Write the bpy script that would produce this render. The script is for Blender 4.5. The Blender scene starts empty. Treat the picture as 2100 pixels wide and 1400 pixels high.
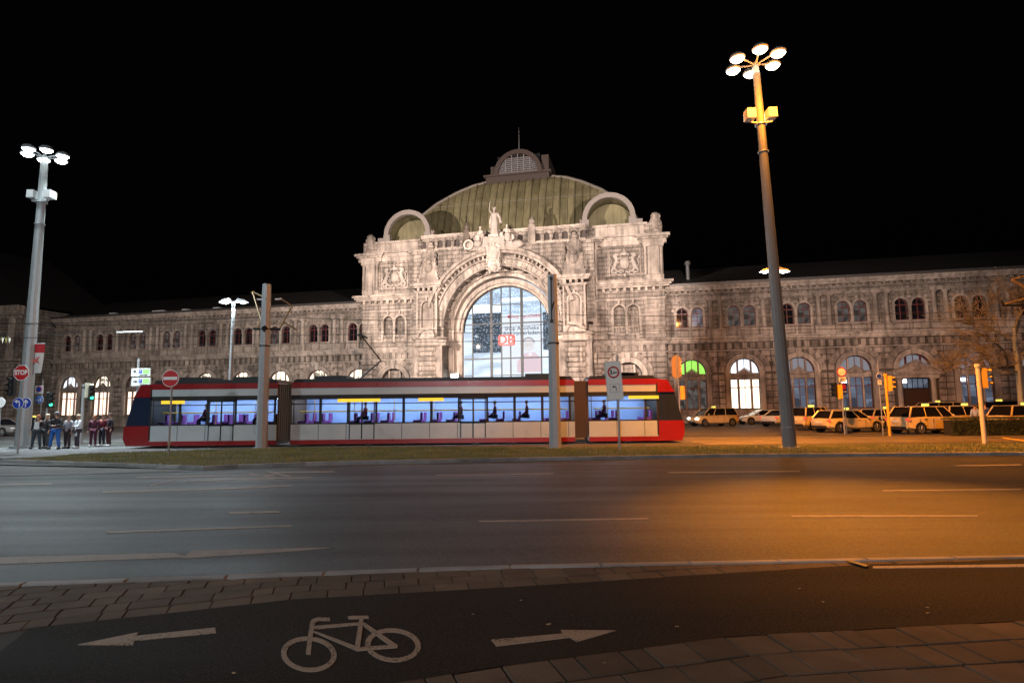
import bpy, bmesh, math, random
from mathutils import Vector, Matrix
R = math.radians
random.seed(7)
scene = bpy.context.scene
col = scene.collection
# ------------------------------------------------------------------ camera
FPX, PITCH, ROLL, EYE = 1250.37, 0.10986, 0.01089, 1.75
_x = Vector((1, 0, 0)); _u = Vector((0, -math.sin(PITCH), math.cos(PITCH))); CF = Vector((0, math.cos(PITCH), math.sin(PITCH)))
CX = math.cos(ROLL)*_x - math.sin(ROLL)*_u
CU = math.sin(ROLL)*_x + math.cos(ROLL)*_u
CO = Vector((0, 0, EYE))
cam = bpy.data.objects.new('camera', bpy.data.cameras.new('camera'))
col.objects.link(cam); scene.camera = cam
m3 = Matrix((CX, CU, -CF)).transposed()
cam.matrix_world = Matrix.Translation(CO) @ m3.to_4x4()
cam.data.sensor_width = 36; cam.data.lens = FPX*36/2100; cam.data.clip_end = 2000; cam.data.clip_start = .05
# ------------------------------------------------------------------ night sky, exposure
world = bpy.data.worlds.new('World'); scene.world = world; world.use_nodes = True
wn = world.node_tree; bg = wn.nodes['Background']
sky = wn.nodes.new('ShaderNodeTexSky'); sky.sky_type = 'NISHITA'; sky.sun_disc = False
sky.sun_elevation = R(-4); sky.sun_rotation = R(200)
mixw = wn.nodes.new('ShaderNodeMixRGB'); mixw.blend_type = 'ADD'; mixw.inputs[0].default_value = 1
mixw.inputs[2].default_value = (.035, .036, .042, 1)
wn.links.new(sky.outputs[0], mixw.inputs[1]); wn.links.new(mixw.outputs[0], bg.inputs[0])
bg.inputs[1].default_value = 0.012
scene.view_settings.view_transform = 'Standard'; scene.view_settings.look = 'None'
scene.view_settings.exposure = 0.0; scene.view_settings.gamma = 1; scene.view_settings.use_curve_mapping = False
scene.cycles.use_light_tree = True
scene.cycles.max_bounces = 5; scene.cycles.diffuse_bounces = 3; scene.cycles.glossy_bounces = 3; scene.cycles.transparent_max_bounces = 10
scene.cycles.caustics_reflective = False; scene.cycles.caustics_refractive = False
try:
    scene.cycles.use_denoising = True
except Exception: pass
# ------------------------------------------------------------------ placing by surveyed direction
def ray(px, py): return CF + (px-1050)/FPX*CX + (700-py)/FPX*CU
def gp(px, py, z=0.0):
    d = ray(px, py); t = (z-EYE)/d.z; p = CO + d*t; return (p.x, p.y)
def at(px, py, Y):
    d = ray(px, py); return CO + d*(Y/d.y)
TH = 0.220173694
FU = Vector((math.cos(TH), -math.sin(TH), 0)); FN = Vector((-math.sin(TH), -math.cos(TH), 0)); P0 = Vector((0, 70, 0))
def fc(px, py, off=0.0):
    d = ray(px, py); q = P0 + FN*off; t = (q-CO).dot(FN)/d.dot(FN); w = CO + d*t - q
    return (w.dot(FU), (CO + d*t).z)
# ------------------------------------------------------------------ material helpers
MATS = {}
def nodes(name):
    m = bpy.data.materials.new(name); m.use_nodes = True
    return m, m.node_tree, m.node_tree.nodes['Principled BSDF']
def plain(name, c, rough=.6, metal=0, spec=.5, vary=.0, bump=0, bscale=40, coat=0):
    if name in MATS: return MATS[name]
    m, nt, b = nodes(name)
    b.inputs['Base Color'].default_value = (*c, 1); b.inputs['Roughness'].default_value = rough
    b.inputs['Metallic'].default_value = metal; b.inputs['Specular IOR Level'].default_value = spec
    b.inputs['Coat Weight'].default_value = coat
    if vary or bump:
        tc = nt.nodes.new('ShaderNodeTexCoord')
        n = nt.nodes.new('ShaderNodeTexNoise'); n.inputs['Scale'].default_value = bscale*.15; n.inputs['Detail'].default_value = 7
        nt.links.new(tc.outputs['Object'], n.inputs['Vector'])
        r = nt.nodes.new('ShaderNodeMapRange'); r.inputs[3].default_value = 1-vary; r.inputs[4].default_value = 1+vary
        nt.links.new(n.outputs[0], r.inputs[0])
        mx = nt.nodes.new('ShaderNodeVectorMath'); mx.operation = 'SCALE'; mx.inputs[0].default_value = c
        nt.links.new(r.outputs[0], mx.inputs['Scale']); nt.links.new(mx.outputs[0], b.inputs['Base Color'])
        r2 = nt.nodes.new('ShaderNodeMapRange'); r2.inputs[3].default_value = max(.05, rough-.12); r2.inputs[4].default_value = min(1, rough+.12)
        nt.links.new(n.outputs[0], r2.inputs[0]); nt.links.new(r2.outputs[0], b.inputs['Roughness'])
        if bump:
            n2 = nt.nodes.new('ShaderNodeTexNoise'); n2.inputs['Scale'].default_value = bscale; n2.inputs['Detail'].default_value = 5
            nt.links.new(tc.outputs['Object'], n2.inputs['Vector'])
            bp = nt.nodes.new('ShaderNodeBump'); bp.inputs['Strength'].default_value = bump; bp.inputs['Distance'].default_value = .02
            nt.links.new(n2.outputs[0], bp.inputs['Height']); nt.links.new(bp.outputs[0], b.inputs['Normal'])
    MATS[name] = m; return m
def glow(name, c, s):
    if name in MATS: return MATS[name]
    m, nt, b = nodes(name); b.inputs['Base Color'].default_value = (.02, .02, .02, 1)
    b.inputs['Emission Color'].default_value = (*c, 1); b.inputs['Emission Strength'].default_value = s
    MATS[name] = m; return m
def stone(name, c, dark=.45, joints=0, soot=.5, bump=.5, bscale=9, rough=.85):
    """weathered sandstone: blotches, vertical soot streaks, grain, optional ashlar joints"""
    m, nt, b = nodes(name); N = nt.nodes; L = nt.links
    geo = N.new('ShaderNodeNewGeometry'); oi = N.new('ShaderNodeObjectInfo')
    n1 = N.new('ShaderNodeTexNoise'); n1.inputs['Scale'].default_value = .55; n1.inputs['Detail'].default_value = 8; n1.inputs['Roughness'].default_value = .65
    L.new(geo.outputs['Position'], n1.inputs['Vector'])
    mp = N.new('ShaderNodeMapping'); mp.inputs['Scale'].default_value = (2.2, 2.2, .25)
    n2 = N.new('ShaderNodeTexNoise'); n2.inputs['Scale'].default_value = 1.2; n2.inputs['Detail'].default_value = 6
    L.new(geo.outputs['Position'], mp.inputs[0]); L.new(mp.outputs[0], n2.inputs['Vector'])
    r1 = N.new('ShaderNodeMapRange'); r1.inputs[1].default_value = .3; r1.inputs[2].default_value = .7; r1.inputs[3].default_value = 1-dark; r1.inputs[4].default_value = 1.2
    L.new(n1.outputs[0], r1.inputs[0])
    r2 = N.new('ShaderNodeMapRange'); r2.inputs[1].default_value = .42; r2.inputs[2].default_value = .72; r2.inputs[3].default_value = 1; r2.inputs[4].default_value = 1-soot
    L.new(n2.outputs[0], r2.inputs[0])
    mu = N.new('ShaderNodeMath'); mu.operation = 'MULTIPLY'; L.new(r1.outputs[0], mu.inputs[0]); L.new(r2.outputs[0], mu.inputs[1])
    r3 = N.new('ShaderNodeMapRange'); r3.inputs[3].default_value = .78; r3.inputs[4].default_value = 1.18; L.new(oi.outputs['Random'], r3.inputs[0])
    mu2 = N.new('ShaderNodeMath'); mu2.operation = 'MULTIPLY'; L.new(mu.outputs[0], mu2.inputs[0]); L.new(r3.outputs[0], mu2.inputs[1])
    last = mu2.outputs[0]; n3 = N.new('ShaderNodeTexNoise'); n3.inputs['Scale'].default_value = bscale; n3.inputs['Detail'].default_value = 8
    L.new(geo.outputs['Position'], n3.inputs['Vector'])
    h = n3.outputs[0]
    if joints:
        tc = N.new('ShaderNodeTexCoord'); sp = N.new('ShaderNodeSeparateXYZ'); cb = N.new('ShaderNodeCombineXYZ')
        L.new(tc.outputs['Object'], sp.inputs[0]); L.new(sp.outputs[0], cb.inputs[0]); L.new(sp.outputs[2], cb.inputs[1])
        br = N.new('ShaderNodeTexBrick'); br.inputs['Scale'].default_value = 1; br.inputs['Brick Width'].default_value = joints*2.1; br.inputs['Row Height'].default_value = joints
        br.inputs['Mortar Size'].default_value = .028; br.inputs['Color1'].default_value = (1, 1, 1, 1); br.inputs['Color2'].default_value = (.74, .74, .74, 1); br.inputs['Mortar'].default_value = (.3, .3, .3, 1)
        L.new(cb.outputs[0], br.inputs['Vector'])
        mu3 = N.new('ShaderNodeMath'); mu3.operation = 'MULTIPLY'; L.new(last, mu3.inputs[0]); L.new(br.outputs[0], mu3.inputs[1]); last = mu3.outputs[0]
        ad = N.new('ShaderNodeMath'); ad.operation = 'MULTIPLY_ADD'; ad.inputs[1].default_value = 1.2; L.new(br.outputs[0], ad.inputs[0]); L.new(h, ad.inputs[2]); h = ad.outputs[0]
    sc = N.new('ShaderNodeVectorMath'); sc.operation = 'SCALE'; sc.inputs[0].default_value = c
    L.new(last, sc.inputs['Scale']); L.new(sc.outputs[0], b.inputs['Base Color'])
    bp = N.new('ShaderNodeBump'); bp.inputs['Strength'].default_value = bump; bp.inputs['Distance'].default_value = .06
    L.new(h, bp.inputs['Height']); L.new(bp.outputs[0], b.inputs['Normal'])
    b.inputs['Roughness'].default_value = rough; b.inputs['Specular IOR Level'].default_value = .25
    MATS[name] = m; return m
def asphalt(name, c, rough, grain=160, var=.25, bump=.9, spec=.3):
    m, nt, b = nodes(name); N = nt.nodes; L = nt.links
    geo = N.new('ShaderNodeNewGeometry')
    n0 = N.new('ShaderNodeTexNoise'); n0.inputs['Scale'].default_value = .5; n0.inputs['Detail'].default_value = 8; L.new(geo.outputs['Position'], n0.inputs['Vector'])
    mp = N.new('ShaderNodeMapping'); mp.inputs['Scale'].default_value = (.12, 1.5, 1); L.new(geo.outputs['Position'], mp.inputs[0])
    nw = N.new('ShaderNodeTexNoise'); nw.inputs['Scale'].default_value = .8; nw.inputs['Detail'].default_value = 3; L.new(mp.outputs[0], nw.inputs['Vector'])
    v = N.new('ShaderNodeTexVoronoi'); v.inputs['Scale'].default_value = grain; L.new(geo.outputs['Position'], v.inputs['Vector'])
    n2 = N.new('ShaderNodeTexNoise'); n2.inputs['Scale'].default_value = grain*.6; n2.inputs['Detail'].default_value = 4; L.new(geo.outputs['Position'], n2.inputs['Vector'])
    r0 = N.new('ShaderNodeMapRange'); r0.inputs[1].default_value = .3; r0.inputs[2].default_value = .7; r0.inputs[3].default_value = 1-var; r0.inputs[4].default_value = 1+var; L.new(n0.outputs[0], r0.inputs[0])
    r1 = N.new('ShaderNodeMapRange'); r1.inputs[3].default_value = .1; r1.inputs[4].default_value = 2.4; L.new(v.outputs['Color'], r1.inputs[0])
    n5 = N.new('ShaderNodeTexNoise'); n5.inputs['Scale'].default_value = grain*.28; n5.inputs['Detail'].default_value = 3; L.new(geo.outputs['Position'], n5.inputs['Vector'])
    r5 = N.new('ShaderNodeMapRange'); r5.inputs[1].default_value = .35; r5.inputs[2].default_value = .65; r5.inputs[3].default_value = .55; r5.inputs[4].default_value = 1.5; L.new(n5.outputs[0], r5.inputs[0])
    mu = N.new('ShaderNodeMath'); mu.operation = 'MULTIPLY'; L.new(r0.outputs[0], mu.inputs[0])
    mq = N.new('ShaderNodeMath'); mq.operation = 'MULTIPLY'; L.new(r1.outputs[0], mq.inputs[0]); L.new(r5.outputs[0], mq.inputs[1]); L.new(mq.outputs[0], mu.inputs[1])
    r3 = N.new('ShaderNodeMapRange'); r3.inputs[1].default_value = .35; r3.inputs[2].default_value = .65; r3.inputs[3].default_value = .8; r3.inputs[4].default_value = 1.15; L.new(nw.outputs[0], r3.inputs[0])
    mu2 = N.new('ShaderNodeMath'); mu2.operation = 'MULTIPLY'; L.new(mu.outputs[0], mu2.inputs[0]); L.new(r3.outputs[0], mu2.inputs[1])
    sc = N.new('ShaderNodeVectorMath'); sc.operation = 'SCALE'; sc.inputs[0].default_value = c; L.new(mu2.outputs[0], sc.inputs['Scale'])
    L.new(sc.outputs[0], b.inputs['Base Color'])
    rr = N.new('ShaderNodeMapRange'); rr.inputs[1].default_value = .3; rr.inputs[2].default_value = .7; rr.inputs[3].default_value = rough-.08; rr.inputs[4].default_value = rough+.12; L.new(nw.outputs[0], rr.inputs[0])
    L.new(rr.outputs[0], b.inputs['Roughness'])
    bp = N.new('ShaderNodeBump'); bp.inputs['Strength'].default_value = bump; bp.inputs['Distance'].default_value = .006
    ad = N.new('ShaderNodeMath'); ad.operation = 'ADD'; L.new(v.outputs['Distance'], ad.inputs[0]); L.new(n2.outputs[0], ad.inputs[1])
    L.new(ad.outputs[0], bp.inputs['Height']); L.new(bp.outputs[0], b.inputs['Normal']); b.inputs['Specular IOR Level'].default_value = spec
    MATS[name] = m; return m
M_STONE = stone('sandstone', (.43, .36, .31), dark=.65, soot=.6, bump=.8)
M_ASH = stone('sandstone_ashlar', (.43, .36, .31), dark=.6, soot=.55, joints=.46, bump=.8)
M_TRIM = stone('sandstone_trim', (.48, .405, .35), dark=.5, soot=.55, bump=.35, bscale=14)
M_STAT = stone('statue_stone', (.52, .45, .40), dark=.4, soot=.25, bump=.3, bscale=16)
M_DK = stone('sandstone_dark', (.16, .13, .105), dark=.5)  # darker stone; behind the blocks it makes their joints stand out
M_COP = stone('copper_roof', (.175, .155, .088), dark=.3, soot=.3, bump=.1, bscale=5, rough=.5)
M_COPD = plain('copper_dark', (.05, .035, .030), .6, vary=.2, bump=.1)
M_SLATE = plain('slate_roof', (.018, .016, .016), .6, vary=.3, bump=.3, bscale=12)
M_RED = plain('red_window_frame', (.13, .028, .026), .5)
M_GLASSD = plain('dark_window_glass', (.010, .010, .013), .035, spec=.5)
M_DARK = plain('dark_metal', (.02, .022, .024), .45, .4)
M_POLE = plain('grey_painted_pole', (.30, .315, .33), .42, .15, vary=.12, bump=.05, bscale=30)
M_GALV = plain('galvanised_steel', (.33, .34, .35), .45, .6, vary=.15)
M_BRASS = plain('ochre_insulator_tube', (.30, .20, .08), .45, .3)
M_BLACK = plain('black_rubber', (.012, .012, .012), .7)
M_WHITE = plain('white_paint', (.75, .75, .75), .45)
def worn(name, c, under, wear=.42):
    m, nt, b = nodes(name); N = nt.nodes; L = nt.links; geo = N.new('ShaderNodeNewGeometry')
    a = N.new('ShaderNodeTexNoise'); a.inputs['Scale'].default_value = 55; a.inputs['Detail'].default_value = 6; L.new(geo.outputs['Position'], a.inputs['Vector'])
    d = N.new('ShaderNodeTexNoise'); d.inputs['Scale'].default_value = 4; d.inputs['Detail'].default_value = 5; L.new(geo.outputs['Position'], d.inputs['Vector'])
    s = N.new('ShaderNodeMath'); s.operation = 'MULTIPLY_ADD'; s.inputs[1].default_value = .45; L.new(d.outputs[0], s.inputs[0]); L.new(a.outputs[0], s.inputs[2])
    r = N.new('ShaderNodeMapRange'); r.inputs[1].default_value = wear+.12; r.inputs[2].default_value = wear+.26; L.new(s.outputs[0], r.inputs[0])
    mx = N.new('ShaderNodeMixRGB'); mx.inputs[1].default_value = (*under, 1); mx.inputs[2].default_value = (*c, 1); L.new(r.outputs[0], mx.inputs[0]); L.new(mx.outputs[0], b.inputs['Base Color'])
    b.inputs['Roughness'].default_value = .7; b.inputs['Specular IOR Level'].default_value = .25; MATS[name] = m; return m
M_ROADP = worn('road_marking_paint', (.23, .205, .185), (.05, .048, .046))
M_SRED = plain('sign_red', (.50, .015, .02), .4)
M_SBLUE = plain('sign_blue', (.015, .05, .42), .4)
M_SBLK = plain('sign_black', (.01, .01, .01), .5)
M_SYEL = plain('signal_yellow', (.75, .42, .03), .5)
# ------------------------------------------------------------------ objects
def tag(o, label=None, cat=None, group=None, kind=None):
    if label: o['label'] = label
    if cat: o['category'] = cat
    if group: o['group'] = group
    if kind: o['kind'] = kind
    return o
def empty(name, loc, rz=0, label=None, cat=None, group=None):
    o = bpy.data.objects.new(name, None); col.objects.link(o); o.location = loc; o.rotation_euler = (0, 0, rz); o.empty_display_size = .2
    return tag(o, label, cat, group)
def link(name, me, parent=None, loc=None, scale=None, rot=None):
    o = bpy.data.objects.new(name, me); col.objects.link(o)
    if parent: o.parent = parent
    if loc is not None: o.location = loc
    if scale is not None: o.scale = scale
    if rot is not None: o.rotation_euler = rot
    return o
def copy_tree(o, parent=None):
    c = o.copy(); col.objects.link(c); c.parent = parent
    for ch in list(o.children): copy_tree(ch, c)
    return c
class MB:
    def __init__(s): s.v = []; s.f = []; s.mi = []; s.k = 0
    def add(s, vs, fs):
        n = len(s.v); s.v += [tuple(v) for v in vs]; s.f += [tuple(i+n for i in f) for f in fs]; s.mi += [s.k]*len(fs); return s
    def box(s, x0, x1, y0, y1, z0, z1):
        return s.add([(x0,y0,z0),(x1,y0,z0),(x1,y1,z0),(x0,y1,z0),(x0,y0,z1),(x1,y0,z1),(x1,y1,z1),(x0,y1,z1)],
                     [(0,3,2,1),(4,5,6,7),(0,1,5,4),(1,2,6,5),(2,3,7,6),(3,0,4,7)])
    def cbox(s, c, d, m=None):
        x, y, z = d[0]/2, d[1]/2, d[2]/2
        vs = [Vector((a*x, b*y, e*z)) for e in (-1, 1) for a, b in ((-1,-1),(1,-1),(1,1),(-1,1))]
        if m: vs = [m @ v for v in vs]
        return s.add([v+Vector(c) for v in vs], [(0,3,2,1),(4,5,6,7),(0,1,5,4),(1,2,6,5),(2,3,7,6),(3,0,4,7)])
    def cone(s, p, q, r0, r1, n=8, caps=True, ph=0):
        p, q = Vector(p), Vector(q); d = (q-p).normalized(); a = d.orthogonal().normalized()
        if abs(d.z) > .95: a = Vector((1, 0, 0)); a = (a - d*a.dot(d)).normalized()
        b = d.cross(a); vs = []
        for c, r in ((p, r0), (q, r1)):
            for i in range(n):
                t = 2*math.pi*i/n+ph; vs.append(c + a*math.cos(t)*r + b*math.sin(t)*r)
        fs = [(i, (i+1) % n, n+(i+1) % n, n+i) for i in range(n)]
        if caps: fs += [tuple(range(n-1, -1, -1)), tuple(range(n, 2*n))]
        return s.add(vs, fs)
    def tube(s, pts, r, n=6):
        for a, b in zip(pts[:-1], pts[1:]): s.cone(a, b, r, r, n)
        return s
    def lathe(s, c, prof, n=12, sx=1, sy=1):
        vs = []; c = Vector(c)
        for r, z in prof:
            for i in range(n):
                t = 2*math.pi*i/n; vs.append(c+Vector((r*math.cos(t)*sx, r*math.sin(t)*sy, z)))
        fs = []
        for k in range(len(prof)-1):
            for i in range(n): fs.append((k*n+i, k*n+(i+1) % n, (k+1)*n+(i+1) % n, (k+1)*n+i))
        fs.append(tuple(range(n-1, -1, -1))); m = (len(prof)-1)*n; fs.append(tuple(range(m, m+n)))
        return s.add(vs, fs)
    def ball(s, c, rx, ry, rz, n=10, m=6):
        prof = [(math.sin(math.pi*(k+.02)/(m+.04)), -math.cos(math.pi*(k+.02)/(m+.04))) for k in range(m+1)]
        i0 = len(s.v); s.lathe((0, 0, 0), prof, n)
        for i in range(i0, len(s.v)):
            x, y, z = s.v[i]; s.v[i] = (c[0]+x*rx, c[1]+y*ry, c[2]+z*rz)
        return s
    def poly(s, pts, z): return s.add([(x, y, z) for x, y in pts], [tuple(range(len(pts)))])
    def slab(s, pts, z0, z1):
        n = len(pts); vs = [(x, y, z0) for x, y in pts]+[(x, y, z1) for x, y in pts]
        return s.add(vs, [tuple(range(n-1, -1, -1)), tuple(range(n, 2*n))]+[(i, (i+1) % n, n+(i+1) % n, n+i) for i in range(n)])
    def xz(s, pts, y0, y1):   # outline in x,z given thickness in y
        n = len(pts); vs = [(x, y0, z) for x, z in pts]+[(x, y1, z) for x, z in pts]
        return s.add(vs, [tuple(range(n)), tuple(range(2*n-1, n-1, -1))]+[((i+1) % n, i, n+i, n+(i+1) % n) for i in range(n)])
    def ring(s, cx, cz, r0, r1, y0, y1, a0=0, a1=180, n=24):
        for i in range(n):
            t0, t1 = R(a0+(a1-a0)*i/n), R(a0+(a1-a0)*(i+1)/n)
            P = lambda r, t, y: (cx+r*math.cos(t), y, cz+r*math.sin(t))
            vs = [P(r0,t0,y0),P(r1,t0,y0),P(r1,t1,y0),P(r0,t1,y0),P(r0,t0,y1),P(r1,t0,y1),P(r1,t1,y1),P(r0,t1,y1)]
            fs = [(0,1,2,3),(1,5,6,2),(0,3,7,4),(4,7,6,5)]
            if i == 0: fs.append((0,4,5,1))
            if i == n-1: fs.append((3,2,6,7))
            s.add(vs, fs)
        return s
    def disc(s, cx, cz, r, y0, y1, n=24): return s.xz([(cx+r*math.cos(2*math.pi*i/n), cz+r*math.sin(2*math.pi*i/n)) for i in range(n)], y0, y1)
    def wall(s, x0, x1, z0, z1, ops, y, dep, back=True):
        """wall face with openings (xl,xr,zb,spring,arched) and reveals"""
        xs = {x0, x1}
        for (a, b, zb, sp, arch) in ops:
            xs |= {a, b}
            if arch:
                r = (b-a)/2; c = (a+b)/2
                for i in range(1, 12): xs.add(c-r*math.cos(math.pi*i/12))
        xs = sorted(x for x in xs if x0-1e-6 <= x <= x1+1e-6)
        def top(o, x):
            a, b, zb, sp, arch = o
            if not arch: return sp
            r = (b-a)/2; c = (a+b)/2; return sp+math.sqrt(max(0, r*r-(x-c)**2))
        for a, b in zip(xs[:-1], xs[1:]):
            if b-a < 1e-5: continue
            mid = (a+b)/2; cov = sorted([o for o in ops if o[0] < mid < o[1]], key=lambda o: o[2])
            la, lb = z0, z0
            for o in cov:
                s.add([(a,y,la),(b,y,lb),(b,y,o[2]),(a,y,o[2])], [(0,1,2,3)])
                ta, tb = top(o, a), top(o, b)
                s.add([(a,y,ta),(b,y,tb),(b,y+dep,tb),(a,y+dep,ta)], [(0,1,2,3)])
                s.add([(a,y,o[2]),(b,y,o[2]),(b,y+dep,o[2]),(a,y+dep,o[2])], [(3,2,1,0)])
                la, lb = ta, tb
            s.add([(a,y,la),(b,y,lb),(b,y,z1),(a,y,z1)], [(0,1,2,3)])
        for (a, b, zb, sp, arch) in ops:
            for x, f in ((a, (0,1,2,3)), (b, (3,2,1,0))): s.add([(x,y,zb),(x,y,sp),(x,y+dep,sp),(x,y+dep,zb)], [f])
        return s
    def mesh(s, name, mat):
        me = bpy.data.meshes.new(name); me.from_pydata(s.v, [], s.f)
        mats = mat if isinstance(mat, (list, tuple)) else [mat]
        for m in mats: me.materials.append(m)
        if len(mats) > 1: me.polygons.foreach_set('material_index', s.mi)
        me.update(); return me
    def build(s, name, mat, parent=None, smooth=False, loc=None, rot=None, fix=True):
        me = s.mesh(name, mat)
        if fix:
            bm = bmesh.new(); bm.from_mesh(me); bmesh.ops.remove_doubles(bm, verts=bm.verts, dist=1e-4) if smooth else None
            bmesh.ops.recalc_face_normals(bm, faces=bm.faces); bm.to_mesh(me); bm.free()
        if smooth:
            me.polygons.foreach_set('use_smooth', [True]*len(me.polygons))
            try: me.set_sharp_from_angle(angle=R(42))
            except Exception: pass
        return link(name, me, parent, loc, None, rot)
def text_mesh(body, size, depth, mat, sx=1.0, bold=0.0):
    cu = bpy.data.curves.new('lettering', 'FONT'); cu.body = body; cu.size = size; cu.extrude = depth; cu.align_x = 'CENTER'; cu.align_y = 'CENTER'; cu.offset = bold; cu.resolution_u = 3
    o = bpy.data.objects.new('lettering', cu); col.objects.link(o)
    dg = bpy.context.evaluated_depsgraph_get(); me = bpy.data.meshes.new_from_object(o.evaluated_get(dg))
    bpy.data.objects.remove(o); me.materials.clear(); me.materials.append(mat)
    for v in me.vertices: v.co = Vector((v.co.x*sx, -v.co.z, v.co.y))   # stands in x,z facing -y
    return me
def lettering(body, size, mat, parent, loc, depth=.002, sx=1.0, bold=0.0, name='lettering'):
    return link(name, text_mesh(body, size, depth, mat, sx, bold), parent, loc)
def unit_stone(seed, rough=.16):
    rs = random.Random(seed); mb = MB(); b = .06
    j = lambda k: (rs.random()-.5)*k
    vs = [(-.5,1,-.5),(.5,1,-.5),(.5,1,.5),(-.5,1,.5),(-.5,.35,-.5),(.5,.35,-.5),(.5,.35,.5),(-.5,.35,.5)]
    vs += [(-.5+b,0+j(rough),-.5+2*b),(.5-b,j(rough),-.5+2*b),(.5-b,j(rough),.5-2*b),(-.5+b,j(rough),.5-2*b),(j(.3),-.12+j(rough*2),j(.2))]
    fs = [(0,1,5,4),(1,2,6,5),(2,3,7,6),(3,0,4,7),(4,5,9,8),(5,6,10,9),(6,7,11,10),(7,4,8,11),(8,9,12),(9,10,12),(10,11,12),(11,8,12)]
    mb.add(vs, fs); me = mb.mesh('stone', M_STONE); return me
STONES = [unit_stone(i) for i in range(6)]
def put_stone(parent, x0, x1, yf, z0, z1, dep=.18, g=.085):
    # yf = wall face; stone stands dep proud of it
    return link('stone', random.choice(STONES), parent, ((x0+x1)/2, yf-dep, (z0+z1)/2), (x1-x0-g, dep, z1-z0-g))
# ================================================================== BUILDINGS (local frame: x along the front, y into the building, z up)
G_LIT = glow('lit_room_warm', (1, .86, .66), 2.3); G_DIM = glow('lit_room_dim', (.62, .64, .74), .30); G_GRN = glow('lit_room_green', (.35, 1, .12), 1.1)
G_COOL = glow('lit_room_cool', (.8, .9, 1), 1.6); G_PINK = glow('lit_room_pink', (1, .74, .58), 2.0); G_LAMPROOM = glow('ceiling_lamp_glow', (.9, .95, 1), 9)
def room_mat(name, c, s, sc):
    """a lit room seen through the panes: bright and dim shapes"""
    m, nt, b = nodes(name); N = nt.nodes; L = nt.links
    tc = N.new('ShaderNodeTexCoord'); v = N.new('ShaderNodeTexVoronoi'); v.distance = 'CHEBYCHEV'; v.inputs['Scale'].default_value = sc
    L.new(tc.outputs['Object'], v.inputs['Vector'])
    r = N.new('ShaderNodeMapRange'); r.inputs[1].default_value = .25; r.inputs[2].default_value = .75; r.inputs[3].default_value = .15*s; r.inputs[4].default_value = s
    L.new(v.outputs['Color'], r.inputs[0]); L.new(r.outputs[0], b.inputs['Emission Strength'])
    b.inputs['Emission Color'].default_value = (*c, 1); b.inputs['Base Color'].default_value = (.02, .02, .02, 1); b.inputs['Roughness'].default_value = .1
    MATS[name] = m; return m
G_MIX = room_mat('lit_room_mixed', (1, .9, .7), 2.2, 2.6); G_FAINT = room_mat('faintly_lit_room', (.9, .85, .8), .10, 2.2)
G_BLUE = room_mat('bluish_lit_hall', (.5, .62, .85), .30, 1.1)
# ---- shared upper window (frame mesh + pane mesh), origin at sill centre
def upper_frame():
    mb = MB(); w = .61; sp = 1.6
    for s in (-1, 1): mb.box(s*w-.05, s*w+.05, 0, .08, 0, sp)
    mb.ring(0, sp, w-.07, w+.02, 0, .08, n=10); mb.box(-.035, .035, -.01, .07, 0, sp+w-.03); mb.box(-w, w, -.01, .07, sp-.08, sp+.03)
    mb.box(-w, w, -.01, .07, 0, .09); mb.box(-w, w, 0, .05, .78, .81)
    return mb.mesh('window', M_RED)
def arch_pane(w, h, n=10, y=.06):
    mb = MB(); pts = [(-w, 0), (w, 0)]+[(w*math.cos(math.pi*i/n), h+w*math.sin(math.pi*i/n)) for i in range(n+1)]
    mb.add([(x, y, z) for x, z in pts], [tuple(range(len(pts)))]); return mb.mesh('pane', M_GLASSD)
UF = upper_frame(); UP = {}
def up_pane(mat):
    if mat.name not in UP:
        me = arch_pane(.6, 1.6); me.materials[0] = mat; UP[mat.name] = me
    return UP[mat.name]
# ---- shared big ground floor window: red timber, stone mullions, panes
def rect_frame(x0, x1, z0, z1, mull=1, trans=None, t=.05):
    mb = MB(); mb.box(x0, x0+t, 0, .07, z0, z1); mb.box(x1-t, x1, 0, .07, z0, z1); mb.box(x0, x1, 0, .07, z0, z0+t); mb.box(x0, x1, 0, .07, z1-t, z1)
    for i in range(mull): x = x0+(x1-x0)*(i+1)/(mull+1); mb.box(x-.03, x+.03, -.01, .06, z0, z1)
    if trans: mb.box(x0, x1, -.01, .06, trans-.05, trans+.05)
    return mb
LOWW = {}
def low_window_meshes():
    W = {}
    for nm, (a, b, mu) in dict(l=(-1.44, -.72, 0), c=(-.58, .58, 1), r=(.72, 1.44, 0)).items():
        W['f'+nm] = rect_frame(a, b, 1.5, 4.6, mu, 3.72).mesh('window', M_RED)
        W['p'+nm] = (a, b, 1.5, 4.6)
    return W
LW = low_window_meshes()
def quad(name, a, b, z0, z1, mat, y=.05):
    mb = MB(); mb.add([(a,y,z0),(b,y,z0),(b,y,z1),(a,y,z1)], [(0,1,2,3)]); return mb.mesh(name, mat)
QC = {}
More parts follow.
